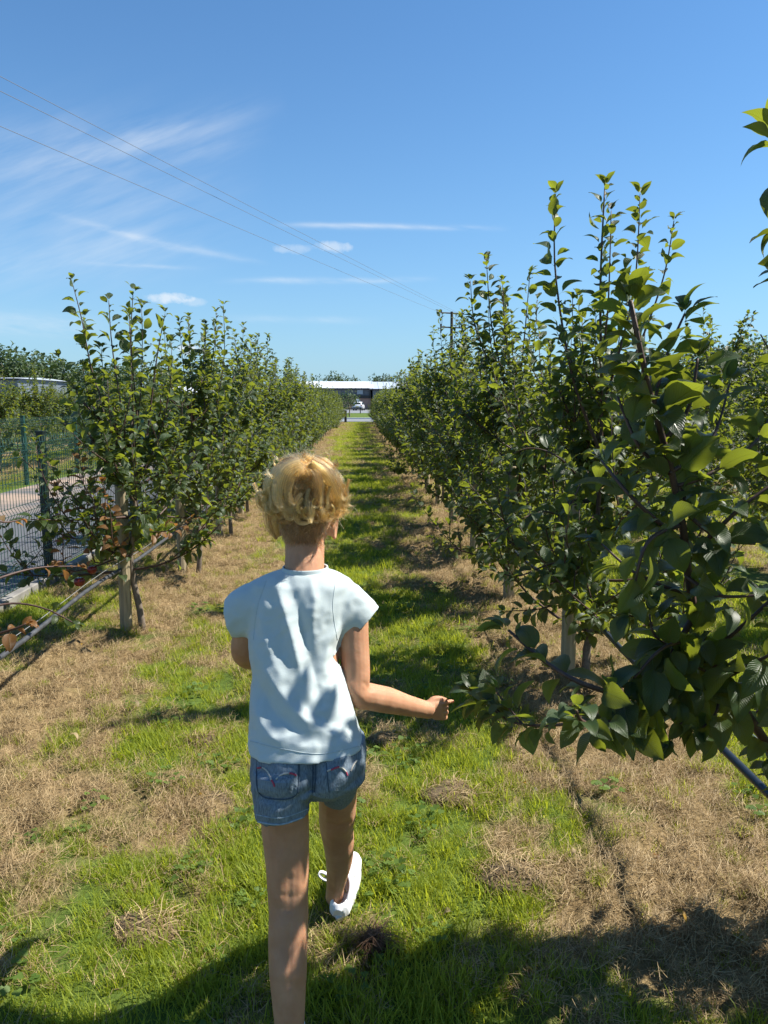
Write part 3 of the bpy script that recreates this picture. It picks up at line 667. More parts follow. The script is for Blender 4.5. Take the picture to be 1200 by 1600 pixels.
# ------------------------------------------------------------------ grass and straw
def blade_mat(name, a, b, trans, tmix):
    M = Mat(name); oi = M.n('ShaderNodeObjectInfo'); at = M.n('ShaderNodeAttribute', attribute_name='lv'); r = M.math('FRACT', M.math('ADD', oi.outputs['Random'], at.outputs['Fac']))
    M.set(Base_Color=M.mix(r, a, b), Roughness=.55, Specular_IOR_Level=.25)
    tr = M.n('ShaderNodeBsdfTranslucent'); M.l(M.mix(r, tuple(c*.8 for c in trans), tuple(min(1, c*1.2) for c in trans)), tr.inputs[0]); mx = M.n('ShaderNodeMixShader'); mx.inputs[0].default_value = tmix
    M.l(M.b.outputs[0], mx.inputs[1]); M.l(tr.outputs[0], mx.inputs[2]); M.l(mx.outputs[0], M.out.inputs[0]); return M.m
M_grass = blade_mat('grass_blade', (.15, .21, .018), (.30, .35, .05), (.56, .60, .04), .5)
M_straw = blade_mat('dry_cut_grass', (.18, .115, .05), (.52, .39, .21), (.42, .30, .13), .2)
def blades(rs, n, rad, h, w, lie=0.0, segs=3):
    Vs, Ts, Ls = [], [], []; off = 0
    for i in range(n):
        r, a = rad*math.sqrt(rs.rand()), rs.rand()*6.283; x, y = r*math.cos(a), r*math.sin(a); hh = h*rs.uniform(.5, 1.15); az = rs.rand()*6.283; ww = w*rs.uniform(.7, 1.2)
        if lie: el = abs(rs.normal(.0, lie)); z = rs.uniform(0, .022); de = rs.normal(0, .5); da = rs.normal(0, .7)
        else: el = rs.uniform(.75, 1.5); z = -.01; de = -rs.uniform(.2, 1.3); da = rs.normal(0, .25)
        p = np.array([x, y, z]); v = []
        for k in range(segs+1):
            t = k/segs; e = el+de*t; aa = az+da*t; side = np.array([-math.sin(aa), math.cos(aa), .35*(lie > 0)]); wk = ww*(1-t*.55 if lie else (1-t**2*.9))
            v.append((p-side*wk/2, p+side*wk/2)); p = p+np.array([math.cos(e)*math.cos(aa), math.cos(e)*math.sin(aa), math.sin(e)])*hh/segs
        for q in v: Vs += [q[0], q[1]]
        for k in range(segs): b = off+2*k; Ts += [(b, b+1, b+3), (b, b+3, b+2)]
        Ls += [rs.rand()]*(2*(segs+1)); off += 2*(segs+1)
    return np.array(Vs), np.array(Ts), np.array(Ls)
def tuft_collection(name, mat, make, count):
    c = bpy.data.collections.new(name)
    for i in range(count):
        V, T, L = make(np.random.RandomState(50+i)); me = tri_mesh(name, V, T, None, {'lv': L}); me.materials.append(mat); o = bpy.data.objects.new(name, me); c.objects.link(o)
    return c
C_g = tuft_collection('grass_tuft', M_grass, lambda r: blades(r, 34, .05, .075, .0038), 6)
C_gl = tuft_collection('long_grass_tuft', M_grass, lambda r: blades(r, 44, .09, .085, .006, segs=2), 4)
C_s = tuft_collection('straw_tuft', M_straw, lambda r: blades(r, 40, .06, .06, .0019, .40), 6)
C_sl = tuft_collection('wide_straw_tuft', M_straw, lambda r: blades(r, 44, .14, .11, .005, .25, 2), 4)
def scatter(name, coll, nvar, pts, scale, seed, label=None):
    rs = np.random.RandomState(seed); pts = np.asarray(pts); n = len(pts)
    me = bpy.data.meshes.new(name); me.vertices.add(n); me.vertices.foreach_set('co', pts.astype(np.float32).ravel())
    a = me.attributes.new('rz', 'FLOAT', 'POINT'); a.data.foreach_set('value', rs.rand(n).astype(np.float32)*6.283)
    a = me.attributes.new('sc', 'FLOAT', 'POINT'); a.data.foreach_set('value', (np.asarray(scale)*rs.uniform(.75, 1.25, n)).astype(np.float32))
    a = me.attributes.new('ix', 'INT', 'POINT'); a.data.foreach_set('value', rs.randint(0, nvar, n).astype(np.int32))
    o = bpy.data.objects.new(name, me); COL.objects.link(o); tag(o, kind='stuff')
    g = bpy.data.node_groups.new(name, 'GeometryNodeTree'); g.interface.new_socket('Geometry', in_out='INPUT', socket_type='NodeSocketGeometry'); g.interface.new_socket('Geometry', in_out='OUTPUT', socket_type='NodeSocketGeometry')
    N = g.nodes.new; gi, go = N('NodeGroupInput'), N('NodeGroupOutput'); ci = N('GeometryNodeCollectionInfo'); ci.inputs[0].default_value = coll; ci.inputs['Separate Children'].default_value = True; ci.inputs['Reset Children'].default_value = True
    ip = N('GeometryNodeInstanceOnPoints'); ip.inputs['Pick Instance'].default_value = True; mp = N('GeometryNodeMeshToPoints')
    def att(nm, t): q = N('GeometryNodeInputNamedAttribute'); q.data_type = t; q.inputs[0].default_value = nm; return q.outputs[0]
    cx = N('ShaderNodeCombineXYZ'); L = g.links.new; L(att('rz', 'FLOAT'), cx.inputs[2])
    e2r = N('FunctionNodeEulerToRotation'); L(cx.outputs[0], e2r.inputs[0])
    L(gi.outputs[0], mp.inputs[0]); L(mp.outputs[0], ip.inputs['Points']); L(ci.outputs[0], ip.inputs['Instance']); L(att('ix', 'INT'), ip.inputs['Instance Index']); L(e2r.outputs[0], ip.inputs['Rotation']); L(att('sc', 'FLOAT'), ip.inputs['Scale']); L(ip.outputs[0], go.inputs[0])
    m = o.modifiers.new('scatter', 'NODES'); m.node_group = g; return o
def field(n, x0, x1, y0, y1, rs):
    x = rs.uniform(x0, x1, n); y = rs.uniform(y0, y1, n); return x, y
rs = np.random.RandomState(5)
gp, gs, sp_, ss_ = [], [], [], []; gp2, gs2, sp2, ss2 = [], [], [], []
def seed_zone(dens, x0, x1, y0, y1, sc, near):
    n = int(dens*(x1-x0)*(y1-y0)); x, y = field(n, x0, x1, y0, y1, rs); d = dry_mask(x, y); z = ground_h(x, y)
    hl = fbm(x*2.2, y*2.2, 3); ok = (x > -2.55) | (x < -6.15)
    u = rs.rand(n); g = (u > d*.84) & ok; s = ((u < d+.11) & (rs.rand(n) < .95) & ok)
    if y1 > END_Y+.5: s &= False
    p = np.stack([x, y, z], 1); k = sc*(.55+.9*hl)
    (gp if near else gp2).append(p[g]); (gs if near else gs2).append((k*(1-.35*d))[g]); (sp_ if near else sp2).append(p[s]); (ss_ if near else ss2).append(np.full(s.sum(), sc*1.0))
seed_zone(560, -2.5, 2.6, 1.2, 3.6, .85, True); seed_zone(330, -2.55, 3.2, 3.6, 6.5, 1.0, True); seed_zone(180, -2.55, 4.2, 6.5, 11, 1.1, True)
seed_zone(60, -2.55, 4.5, 11, 22, 1.05, False); seed_zone(26, -2.55, 3.5, 22, END_Y, 1.2, False)
seed_zone(26, 4.2, 12, 6.5, 22, 1.2, False); seed_zone(26, -9.5, -6.2, 12, 30, 1.3, False); seed_zone(110, -2.5, 2.6, -.5, 1.2, 1.0, True)
scatter('grass', C_g, 6, np.vstack(gp), np.concatenate(gs), 1); scatter('grass', C_gl, 4, np.vstack(gp2), np.concatenate(gs2), 2)
scatter('dry_grass', C_s, 6, np.vstack(sp_), np.concatenate(ss_), 3); scatter('dry_grass', C_sl, 4, np.vstack(sp2), np.concatenate(ss2), 4)

def clover(r):
    Vs, Ts, Ls, off = [], [], [], 0
    for i in range(16):
        a, q = r.rand()*6.283, .06*math.sqrt(r.rand()); c = np.array([q*math.cos(a), q*math.sin(a), r.uniform(.015, .045)]); tl = r.normal(0, .3, 2); lv_ = r.rand()
        for k in range(3):
            b = a+k*2.094; m = 6; ctr = c+np.array([math.cos(b), math.sin(b), 0])*.006; pts = [ctr+np.array([math.cos(t)*.0065, math.sin(t)*.0065, tl[0]*math.cos(t)*.006+tl[1]*math.sin(t)*.006]) for t in np.arange(m)*6.283/m]
            Vs += [ctr]+pts; Ts += [(off, off+1+j, off+1+(j+1) % m) for j in range(m)]; Ls += [lv_]*(m+1); off += m+1
    return np.array(Vs), np.array(Ts), np.array(Ls)
C_cl = tuft_collection('clover', blade_mat('clover_leaf', (.08, .14, .025), (.13, .19, .04), (.3, .4, .05), .35), clover, 4)
x, y = field(420, -1.6, 1.8, 1.2, 6, rs); k = (fbm(x*1.9+70, y*1.9+20, 3) > .56)&(dry_mask(x, y) < .8); scatter('clover', C_cl, 4, np.stack([x, y, ground_h(x, y)], 1)[k], np.full(k.sum(), 1.0), 9)
# clumps of raked-up cut grass
M_clump = simple('matted_dry_grass', (.12, .085, .045), .95, var=.4, scale=60, bump=.01)
M_clod = simple('brown_matted_clod', (.085, .045, .024), .95, var=.5, scale=60, bump=.01)
def clump(u, v, w, h, label, seed, mat=M_straw, core=M_clump, n=240, name='hay_clump', cat='hay clump'):
    q = np.random.RandomState(seed); p = G(u, v); root = empty(name, (p.x, p.y, float(ground_h(p.x, p.y))), label, cat, 'clumps of cut grass' if name == 'hay_clump' else None)
    bm = bmesh.new(); bmesh.ops.create_icosphere(bm, subdivisions=3, radius=1)
    for vv in bm.verts:
        k = 1+.35*(vnoise(vv.co.x*2+seed, vv.co.y*2+vv.co.z*1.3)-.5)*2; vv.co = Vector((vv.co.x*w*.5*k, vv.co.y*w*.42*k, vv.co.z*h*.85*k))
    link('core', bm_mesh('core', bm, True), core, root, True)
    Vs, Ts, Ls, off = [], [], [], 0
    for i in range(n):
        a = q.rand()*6.283; r = math.sqrt(q.rand()); x, y = math.cos(a)*r*w*.52, math.sin(a)*r*w*.44; z = h*.9*math.sqrt(max(0, 1-r*r))+q.normal(0, .004); az = q.rand()*6.283; L = q.uniform(.03, .09); e0, e1 = q.normal(.2, .35), q.normal(-.6, .5); pp = np.array([x, y, z]); ww = q.uniform(.0015, .003)
        for k in range(4):
            t = k/3; side = np.array([-math.sin(az), math.cos(az), .4])*ww*(1-.5*t)/2; Vs += [pp-side, pp+side]; e = e0+(e1-e0)*t; pp = pp+np.array([math.cos(e)*math.cos(az), math.cos(e)*math.sin(az), math.sin(e)])*L/3; az += q.normal(0, .3)
        for k in range(3): b = off+2*k; Ts += [(b, b+1, b+3), (b, b+3, b+2)]
        Ls += [q.rand()]*8; off += 8
    f = link('dry_strands', tri_mesh('dry_strands', Vs, Ts, None, {'lv': Ls}), mat, root, True); tag(f, kind='stuff'); return root
clump(800, 1372, .23, .055, 'large clump of matted cut grass on the lawn at lower right', 1, n=420)
clump(318, 1160, .15, .03, 'flat tan wisp of cut grass on the green left of the shirt hem', 2)
clump(596, 1160, .13, .035, 'dark clump of cut grass just right of the shorts, below the forearm', 3)
clump(700, 1246, .20, .03, 'low spread clump of cut grass on the lawn right of the shorts', 4, n=300)
clump(806, 1178, .09, .03, 'small round clump of cut grass below the drooping apple leaves', 5, n=150)
clump(230, 1450, .18, .03, 'flat clump of cut grass at the edge of the big shadow, lower left', 6, n=260)
clump(720, 960, .25, .035, 'dark clump of cut grass in shade under the right row', 7, n=260)
clump(330, 1250, .16, .025, 'thin clump of cut grass left of the denim shorts', 8, n=200)
clump(580, 1480, .075, .06, 'dark brown matted clod on the grass behind the white shoe', 9, core=M_clod, mat=blade_mat('brown_fibres', (.07, .035, .016), (.19, .11, .06), (.1, .05, .02), .1), n=320, name='grass_clod', cat='clod')
def fallen(u, v, mat, label, s=.05):
    p = G(u, v); me = (LEAF_ME[3].copy()); me.materials.clear(); me.materials.append(mat); o = bpy.data.objects.new('fallen_leaf', me); COL.objects.link(o); o.location = (p.x, p.y, float(ground_h(p.x, p.y))+(.055 if s > .045 else .03)); o.scale = (s, s, s); o.rotation_euler = (.3, -.35, rnd.uniform(0, 6)); tag(o, label, 'leaf', 'fallen leaves')
M_yel = leaf_material('yellow_leaf', (.5, .28, .03), (.45, .3, .08), (.6, .35, .04)); M_pale = leaf_material('pale_dead_leaf', (.42, .32, .18), (.4, .33, .2), (.4, .3, .15))
fallen(1046, 1447, M_yel, 'small yellow fallen leaf on the dry grass at lower right'); fallen(108, 1163, M_pale, 'pale dead leaf lying on the dry strip at left'); fallen(206, 1118, M_pale, 'pale dead leaf at the edge of the green left of the child')

for k in range(26):
    u_, v_ = rnd.choice([(rnd.uniform(30, 380), rnd.uniform(1000, 1420)), (rnd.uniform(620, 1180), rnd.uniform(1080, 1560))]); fallen(u_, v_, rnd.choice((M_pale, M_pale, M_yel, M_bronze)), 'small dry fallen leaf lying in the cut grass', rnd.uniform(.018, .034))
# ------------------------------------------------------------------ far end: road, lawn, wall, shed, car, trees
M_road = simple('road_asphalt', (.19, .20, .21), .9, var=.15, scale=3)
M_kerbw = simple('white_road_edge', (.62, .62, .6), .8, var=.1)
strip('road', [-300, -40, 0, 40, 300], END_Y+2.5, END_Y+11, .02, M_road, ny=4)
bm = bmesh.new(); box(bm, -300, 300, END_Y+11, END_Y+11.5, -.02, .13); o = link('kerb', bm_mesh('kerb', bm), M_kerbw); tag(o, kind='structure')
strip('car_park', [-300, 0, 300], 103, 150, .02, M_road, ny=4)
D0 = 138.0
M_brick = simple('pinkish_brick_wall', (.36, .24, .20), .9, var=.2, scale=2); M_clad = simple('slate_grey_cladding', (.12, .14, .17), .55, var=.12, scale=.3); M_clad2 = simple('mid_grey_cladding', (.13, .155, .18), .55, var=.1, scale=.3)
M_roofw = simple('pale_metal_roof', (.66, .70, .74), .45, var=.05, scale=.2); M_roofg = simple('light_grey_metal_roof', (.44, .49, .55), .45, var=.05, scale=.2)
M_glass = Mat('dark_glass'); M_glass.set(Base_Color=(.02, .025, .03), Roughness=.05, Specular_IOR_Level=.8); M_glass = M_glass.m
M_white = simple('white_paint', (.8, .8, .8), .35, var=.03); M_black = simple('black_plastic', (.02, .02, .02), .5); M_lightpan = simple('pale_green_panel', (.42, .5, .44), .5, var=.08)
def wall_ribs(bm, x0, x1, y, z0, z1, step):
    x = x0
    while x < x1: box(bm, x, min(x+step*.8, x1), y-.05, y, z0, z1); x += step
def shed(label, x0, x1, yw, h0, h1, h2, depth, mw, mr, brick=True):
    root = empty('shed', ((x0+x1)/2, yw, 0), label, 'shed')
    bm = bmesh.new(); box(bm, x0, x1, yw, yw+depth, h0, h1); wall_ribs(bm, x0, x1, yw, h0, h1-.3, .9); link('wall', bm_mesh('wall', bm), mw, root)
    if brick: bm = bmesh.new(); box(bm, x0-.05, x1+.05, yw-.12, yw+depth, -.1, h0-.02); link('brick_base', bm_mesh('brick_base', bm), M_brick, root)
    bm = bmesh.new(); v = [bm.verts.new(p) for p in ((x0-.6, yw-.7, h1), (x1+.6, yw-.7, h1), (x1+.6, yw+depth/2, h2), (x0-.6, yw+depth/2, h2), (x1+.6, yw+depth+.7, h1), (x0-.6, yw+depth+.7, h1))]
    for f in ((0, 1, 2, 3), (3, 2, 4, 5), (0, 5, 4, 1), (0, 3, 5), (1, 4, 2)): bm.faces.new([v[i] for i in f])
    x = x0
    rf = link('roof', bm_mesh('roof', bm), mr, root)
    bm = bmesh.new()
    while x < x1:
        a = Vector((x, yw-.72, h1+.02)); b = Vector((x, yw+depth/2, h2+.02)); tube(bm, [a, b], .05, 4); x += 1.2
    link('roof_ribs', bm_mesh('roof_ribs', bm), mr, rf)
    bm = bmesh.new(); box(bm, x0-.6, x1+.6, yw-.85, yw-.72, h1-.25, h1-.02); link('gutter', bm_mesh('gutter', bm), M_black, root)
    return root
def XZ(u, v, y): p = P(u, v, y); return p.x, p.z
xa, _ = XZ(440, 610, 150); xb, _ = XZ(579, 610, 150); xc, _ = XZ(680, 610, 147)
zt = XZ(560, 596, 163)[1]; ze = XZ(560, 606.5, 150)[1]; zb = XZ(560, 622, 150)[1]
s1 = shed('long slate grey shed with a pale metal roof beyond the end of the alley', xa, xb, 150, zb, ze, zt, 26, M_clad, M_roofw)
s2 = shed('lighter grey shed wing with a duller roof, right of the long slate shed', xb+.4, xc, 149.0, zb, ze-.15, zt-.1, 26, M_clad2, M_roofg)
def plate(root, name, u0, u1, v0, v1, y, mat, th=.15):
    x0, z1 = XZ(u0, v0, y); x1, z0 = XZ(u1, v1, y); bm = bmesh.new(); box(bm, x0, x1, y-th, y, z0, z1); return link(name, bm_mesh(name, bm), mat, root)
plate(s1, 'window', 558, 567, 609, 616, 149.8, simple('pale_window', (.3, .36, .42), .3)); plate(s1, 'lower_band', 470, 578, 618, 622.5, 149.7, M_black)
plate(s1, 'downpipe', 577.5, 579.5, 606, 622, 149.7, M_black); plate(s2, 'door', 593, 612, 608, 622, 148.8, M_lightpan)
s3 = shed('low shed with a white roof glimpsed between the left row of trees', -32, -24, 128, 1.6, 2.7, 4.2, 18, M_clad2, M_roofw)
s4 = shed('white roofed building far off at the left edge', -62, -53.5, 122, 1.6, 5.15, 5.45, 20, M_clad2, M_roofg)
# white sign pillar behind the car
sx_, sz_ = XZ(559.5, 624, 140); o = empty('white_totem_sign', (sx_, 140, 0), 'small white upright sign panel standing behind the white car', 'sign')
bm = bmesh.new(); box(bm, sx_-.35, sx_+.35, 139.9, 140.1, .5, XZ(559, 623.5, 140)[1]); link('panel', bm_mesh('panel', bm), M_white, o); bm = bmesh.new(); [box(bm, sx_+k-.04, sx_+k+.04, 139.95, 140.05, 0, .5) for k in (-.25, .25)]; link('legs', bm_mesh('legs', bm), M_black, o)
# dark wooden post at the end of the left row, low rail beside the lawn
pp = G(540, 661); o = empty('end_post', (pp.x, pp.y, 0), 'dark post at the far end of the left row beside the road', 'post'); bm = bmesh.new(); tube(bm, [(pp.x, pp.y, -.2), (pp.x, pp.y, .85)], .09, 8); tube(bm, [(pp.x, pp.y, .85), (pp.x, pp.y, .9)], .11, 8); link('post', bm_mesh('post', bm), M_black, o)
pf = G(575, 652); fr = empty('post_and_rail', (pf.x, 101, 0), 'low dark post and rail line beyond the lawn in front of the car', 'fence')
for k in range(12): bm = bmesh.new(); box(bm, -12+k*2.4-.06, -12+k*2.4+.06, 100.95, 101.05, -.1, .75); link('post', bm_mesh('post', bm), M_black, fr)
bm = bmesh.new(); box(bm, -12, 14.5, 100.9, 100.95, .5, .62); link('rail', bm_mesh('rail', bm), M_black, fr)
# white car seen from behind
def car(pos, yaw):
    M_tyre = simple('tyre_rubber', (.02, .02, .02), .8); M_rim = simple('alloy', (.5, .5, .52), .35, metal=.8); M_tail = simple('red_tail_light', (.35, .01, .01), .3); M_cp = Mat('white_car_paint'); M_cp.set(Base_Color=(.78, .79, .8), Roughness=.25, Coat_Weight=.6)
    root = empty('parked_car', pos, 'small white parked hatchback seen from behind at the end of the alley', 'car'); root.rotation_euler.z = yaw
    # local: x right, y forward, z up; rear at -y
    prof = [(-2.05, .45, .78), (-2.1, .75, .84), (-2.02, 1.0, .84), (-1.9, 1.05, .8), (.9, 1.02, .84), (1.6, .9, .8), (2.0, .72, .72), (2.05, .42, .7)]
    bm = bmesh.new(); rings = []
    for y, zt_, hw in prof: rings.append([Vector((sx*hw*kx, y, .28+(zt_-.28)*kz)) for sx, kx, kz in ((-1, .9, 0), (-1, 1, .3), (-1, 1, .7), (-1, .93, 1), (1, .93, 1), (1, 1, .7), (1, 1, .3), (1, .9, 0))])
    loft(bm, rings); bmesh.ops.bevel(bm, geom=bm.edges[:], offset=.03, segments=1, affect='EDGES'); link('body', bm_mesh('body', bm, True), M_cp.m, root, True)
    bm = bmesh.new(); rings = [[Vector((sx*hw, y, z)) for sx, hw, y, z in ((-1, w0, y0, 1.0), (-1, w1, y1, z1), (1, w1, y1, z1), (1, w0, y0, 1.0))] for y0, y1, z1, w0, w1 in ((-1.95, -1.55, 1.42, .76, .62), (-.8, -.8, 1.5, .78, .64), (.2, .1, 1.48, .78, .64), (.95, .35, 1.42, .76, .6))]
    loft(bm, rings); bmesh.ops.bevel(bm, geom=bm.edges[:], offset=.04, segments=2, affect='EDGES'); cabin = link('cabin', bm_mesh('cabin', bm, True), M_cp.m, root, True)
    def quad(name, pts, mat, par=root, off=Vector((0, 0, 0))):
        bm = bmesh.new(); n = (Vector(pts[1])-Vector(pts[0])).cross(Vector(pts[2])-Vector(pts[0])).normalized(); a = [bm.verts.new(Vector(p)+n*.012) for p in pts]; b = [bm.verts.new(Vector(p)-n*.02) for p in pts]; bm.faces.new(a); bm.faces.new(b[::-1])
        for i in range(4): bm.faces.new((a[i], b[i], b[(i+1) % 4], a[(i+1) % 4]))
        return link(name, bm_mesh(name, bm), mat, par, True)
    quad('rear_window', [(-.62, -1.915, 1.06), (.62, -1.915, 1.06), (.52, -1.63, 1.36), (-.52, -1.63, 1.36)], M_glass)
    quad('windscreen', [(.62, .9, 1.06), (-.62, .9, 1.06), (-.52, .44, 1.37), (.52, .44, 1.37)], M_glass)
    for s in (-1, 1):
        quad('side_window', [(s*.775, -1.5, 1.06), (s*.775, .6, 1.06), (s*.66, .2, 1.4), (s*.66, -1.35, 1.4)][::s], M_glass)
        quad('tail_light', [(s*.82, -2.12, .78), (s*.6, -2.12, .78), (s*.6, -2.06, .98), (s*.8, -2.06, .98)][::-s], M_tail)
        for y in (-1.3, 1.3):
            bm = bmesh.new(); mt = Matrix.Translation((s*.74, y, .32)) @ Matrix.Rotation(R(90), 4, 'Y'); bmesh.ops.create_cone(bm, cap_ends=True, segments=20, radius1=.32, radius2=.32, depth=.22, matrix=mt); bmesh.ops.bevel(bm, geom=bm.edges[:], offset=.03, segments=1, affect='EDGES'); w = link('wheel', bm_mesh('wheel', bm), M_tyre, root, True)
            bm = bmesh.new(); bmesh.ops.create_cone(bm, cap_ends=True, segments=14, radius1=.2, radius2=.2, depth=.24, matrix=mt); link('rim', bm_mesh('rim', bm), M_rim, w, True)
    quad('bumper', [(-.78, -2.13, .36), (.78, -2.13, .36), (.8, -2.13, .56), (-.8, -2.13, .56)], M_black); quad('number_plate', [(-.26, -2.14, .62), (.26, -2.14, .62), (.26, -2.13, .74), (-.26, -2.13, .74)], simple('yellow_plate', (.6, .5, .1), .5))
cp = G(561, 641.5); car((cp.x, cp.y, .02), R(-8))
# distant trees: trunk and a crown of leaf clumps
M_dleaf = leaf_material('broadleaf_dark', (.035, .065, .022), (.05, .08, .03), (.10, .16, .03), .25, .6)
def crown_tree(x, y, h, w, label, seed, n=900, group='distant trees beyond the orchard'):
    q = np.random.RandomState(seed); root = empty('broadleaf_tree', (x, y, 0), label, 'tree', group); lobes = [(q.normal(0, w*.24), q.normal(0, w*.24), h*q.uniform(.4, .85), w*q.uniform(.16, .3)) for _ in range(11)]
    lv = []
    for i in range(n):
        lx, ly, lz, lr_ = lobes[q.randint(len(lobes))]; d = unit(q.normal(0, 1, 3)); r = lr_*q.uniform(.6, 1.05); p = np.array([lx, ly, lz])+d*r*np.array([1, 1, .85]); lv.append((p, unit(d+q.normal(0, .6, 3)), unit(UPV+d*.6+q.normal(0, .4, 3)), h*q.uniform(.05, .095), 0))
    c = link('crown', foliage_mesh('crown', lv, LEAF_LO, q), M_dleaf, root, True); tag(c, kind='stuff')
    lines = [(np.array([(0, 0, -.2), (.05*h*.1, 0, h*.3), (0, 0, h*.6)]), [h*.03, h*.022, h*.01])]+[(np.array([(0, 0, h*.3), (lx*.6, ly*.6, (h*.3+lz)/2), (lx, ly, lz)]), [h*.012, h*.008, h*.004]) for lx, ly, lz, _ in lobes]
    link('trunk', tubes_mesh('trunk', lines, 6), M_bark, root, True); return root
q = random.Random(4); kinds = ['distant dark tree in the tree line at the left', 'distant dark tree in the tree line at the right', 'distant tree standing behind the sheds']
bases = [crown_tree(0, 0, 8, 8, 'x', 60+i) for i in range(4)]
used = set()
def dtree(u, y, vtop, label, group, wf=1.0):
    k = q.randrange(4); b = bases[k]; p = P(u, vtop, y); s = p.z/8*1.08
    if k in used:
        o = b.copy(); COL.objects.link(o)
        for ch in b.children: c = ch.copy(); COL.objects.link(c); c.parent = o
    else: o = b; used.add(k)
    o.location = (p.x, y, 0); o.rotation_euler.z = q.uniform(0, 6); o.scale = (s*wf, s*wf, s); o['label'] = label; o['group'] = group; return o
for i, (u, vt) in enumerate([(-95, 560), (-60, 552), (-25, 545), (5, 548), (30, 556), (55, 568), (75, 566), (100, 574), (125, 572), (150, 577), (175, 574), (205, 580), (240, 572), (270, 582), (300, 588)]): dtree(u, 165+q.uniform(-10, 15), vt, kinds[0], 'tree line at the left', 1.1)
for i, (u, vt) in enumerate([(1010, 588), (1050, 583), (1085, 572), (1110, 560), (1135, 550), (1160, 543), (1190, 548), (1220, 545), (1250, 555)]): dtree(u, 175+q.uniform(-10, 15), vt, kinds[1], 'tree line at the right', 1.1)
for u, vt, wf in ((508, 593, .7), (524, 588, .9), (533, 591, .7), (553, 594, .6), (587, 591, .7), (600, 592, .7), (608, 591, .6), (640, 588, .8), (660, 590, .8)): dtree(u, 205, vt, kinds[2], 'trees behind the sheds', wf)
for b in range(4):
    if b not in used:
        for ch in list(bases[b].children): bpy.data.objects.remove(ch)
        bpy.data.objects.remove(bases[b])
t = crown_tree(*P(546, 640, 78).xy, 2.6, 2.4, 'small round young tree on the lawn edge beyond the left row', 90, 500, None)

# ------------------------------------------------------------------ power line
M_cable = simple('weathered_cable', (.16, .17, .19), .6, var=.05)
M_pole = simple('dark_creosoted_pole', (.06, .045, .035), .9, var=.3, scale=5)
def power_pole(x, y, h, label):
    root = empty('power_pole', (x, y, 0), label, 'power pole', 'power poles'); bm = bmesh.new(); tube(bm, [(0, 0, -.3), (0, 0, h)], [.16, .11], 10); link('pole', bm_mesh('pole', bm), M_pole, root, True)
    d = Vector((.94, .34, 0)); L = 1.0
    for nm, z in (('crossarm', h-.12), ('crossarm', h-1.25)): bm = bmesh.new(); tube(bm, [d*-L+Vector((0, 0, z)), d*L+Vector((0, 0, z))], .06, 6); link(nm, bm_mesh(nm, bm), M_pole, root, True)
    for s in (-1, 1):
        bm = bmesh.new(); tube(bm, [d*(s*L*.97)+Vector((0, 0, h-1.25-.45)), d*(s*L*.97)+Vector((0, 0, h-1.0))], .06, 6); link('insulator', bm_mesh('insulator', bm), M_black, root, True)
        bm = bmesh.new(); tube(bm, [d*(s*L*.9)+Vector((0, 0, h-1.2)), d*(s*L*.85)+Vector((0, 0, h-.12))], .018, 4); link('jumper_wire', bm_mesh('jumper_wire', bm), M_black, root, True)
        bm = bmesh.new(); tube(bm, [d*(s*L*.93)+Vector((0, 0, h-.1)), d*(s*L*.93)+Vector((0, 0, h+.12))], .05, 6); link('insulator', bm_mesh('insulator', bm), M_black, root, True)
    bm = bmesh.new(); tube(bm, [(0.05, 0, h-2.2), (1.2, .3, h-7)], .02, 5); link('stay_wire', bm_mesh('stay_wire', bm), M_black, root, True); return root
pp = P(706, 487, 63); power_pole(pp.x, 63, pp.z, 'dark timber power pole with two crossarms rising above the right row')
ends = [(692, 490, 0, 112), (706, 489, 0, 135), (718, 491, 0, 190)]
ends = [(720, 491, 0, 112), (706, 487, 0, 135), (692, 490, 0, 190)]
for (u0, v0, u1, v1), lb in zip(ends, ('upper thin overhead wire sloping across the blue sky', 'middle thin overhead wire sloping across the blue sky', 'lower thin overhead wire sloping across the blue sky')):
    a = P(u0, v0, 63); b = P(u1, v1, 17); c = b+(b-a)*.55; pts = []
    for k in range(41): t_ = k/40; p_ = a.lerp(c, t_); p_ = p_-Vector((0, 0, .1*4*t_*(1-t_))); pts.append(list(p_))
    tag(link('overhead_wire', tubes_mesh('overhead_wire', [(np.array(pts), .007)], 4), M_cable), lb, 'wire', 'overhead wires')
e0 = P(0, 135, 17); a = P(706, 487, 63); c = e0+(e0-a)*.55; power_pole(c.x, c.y, c.z+.1, 'dark timber power pole outside the picture at the left')
# ------------------------------------------------------------------ the child
M = Mat('skin'); n1 = M.noise(18, 4, .6); n2 = M.noise(220, 3, .6)
M.set(Base_Color=M.ramp(n1, [(.25, (.42, .205, .11)), (.75, (.55, .30, .18))]), Roughness=.6, Specular_IOR_Level=.3, Subsurface_Weight=.35, Subsurface_Scale=.014, Subsurface_Radius=(1.0, .35, .2)); M.bump(n2, .12, .0012); M_skin = M.m
M = Mat('pale_blue_cotton'); n1 = M.noise(420, 2, .5); n2 = M.noise(9, 4, .6)
M.set(Base_Color=M.ramp(n2, [(.3, (.455, .525, .53)), (.7, (.495, .565, .57))]), Roughness=.85, Sheen_Weight=.25, Subsurface_Weight=.0); M.bump(n1, .25, .0012); M_shirt = M.m
M = Mat('washed_denim'); n1 = M.noise(260, 3, .6, stretch=(1, 1, .3)); n2 = M.noise(14, 4, .6)
M.set(Base_Color=M.mix(M.ramp(n1, [(.3, (0, 0, 0)), (.7, (1, 1, 1))]), M.ramp(n2, [(.3, (.06, .088, .125)), (.7, (.135, .185, .24))]), (.21, .27, .33)), Roughness=.85); M.bump(n1, .4, .0015); M_denim = M.m
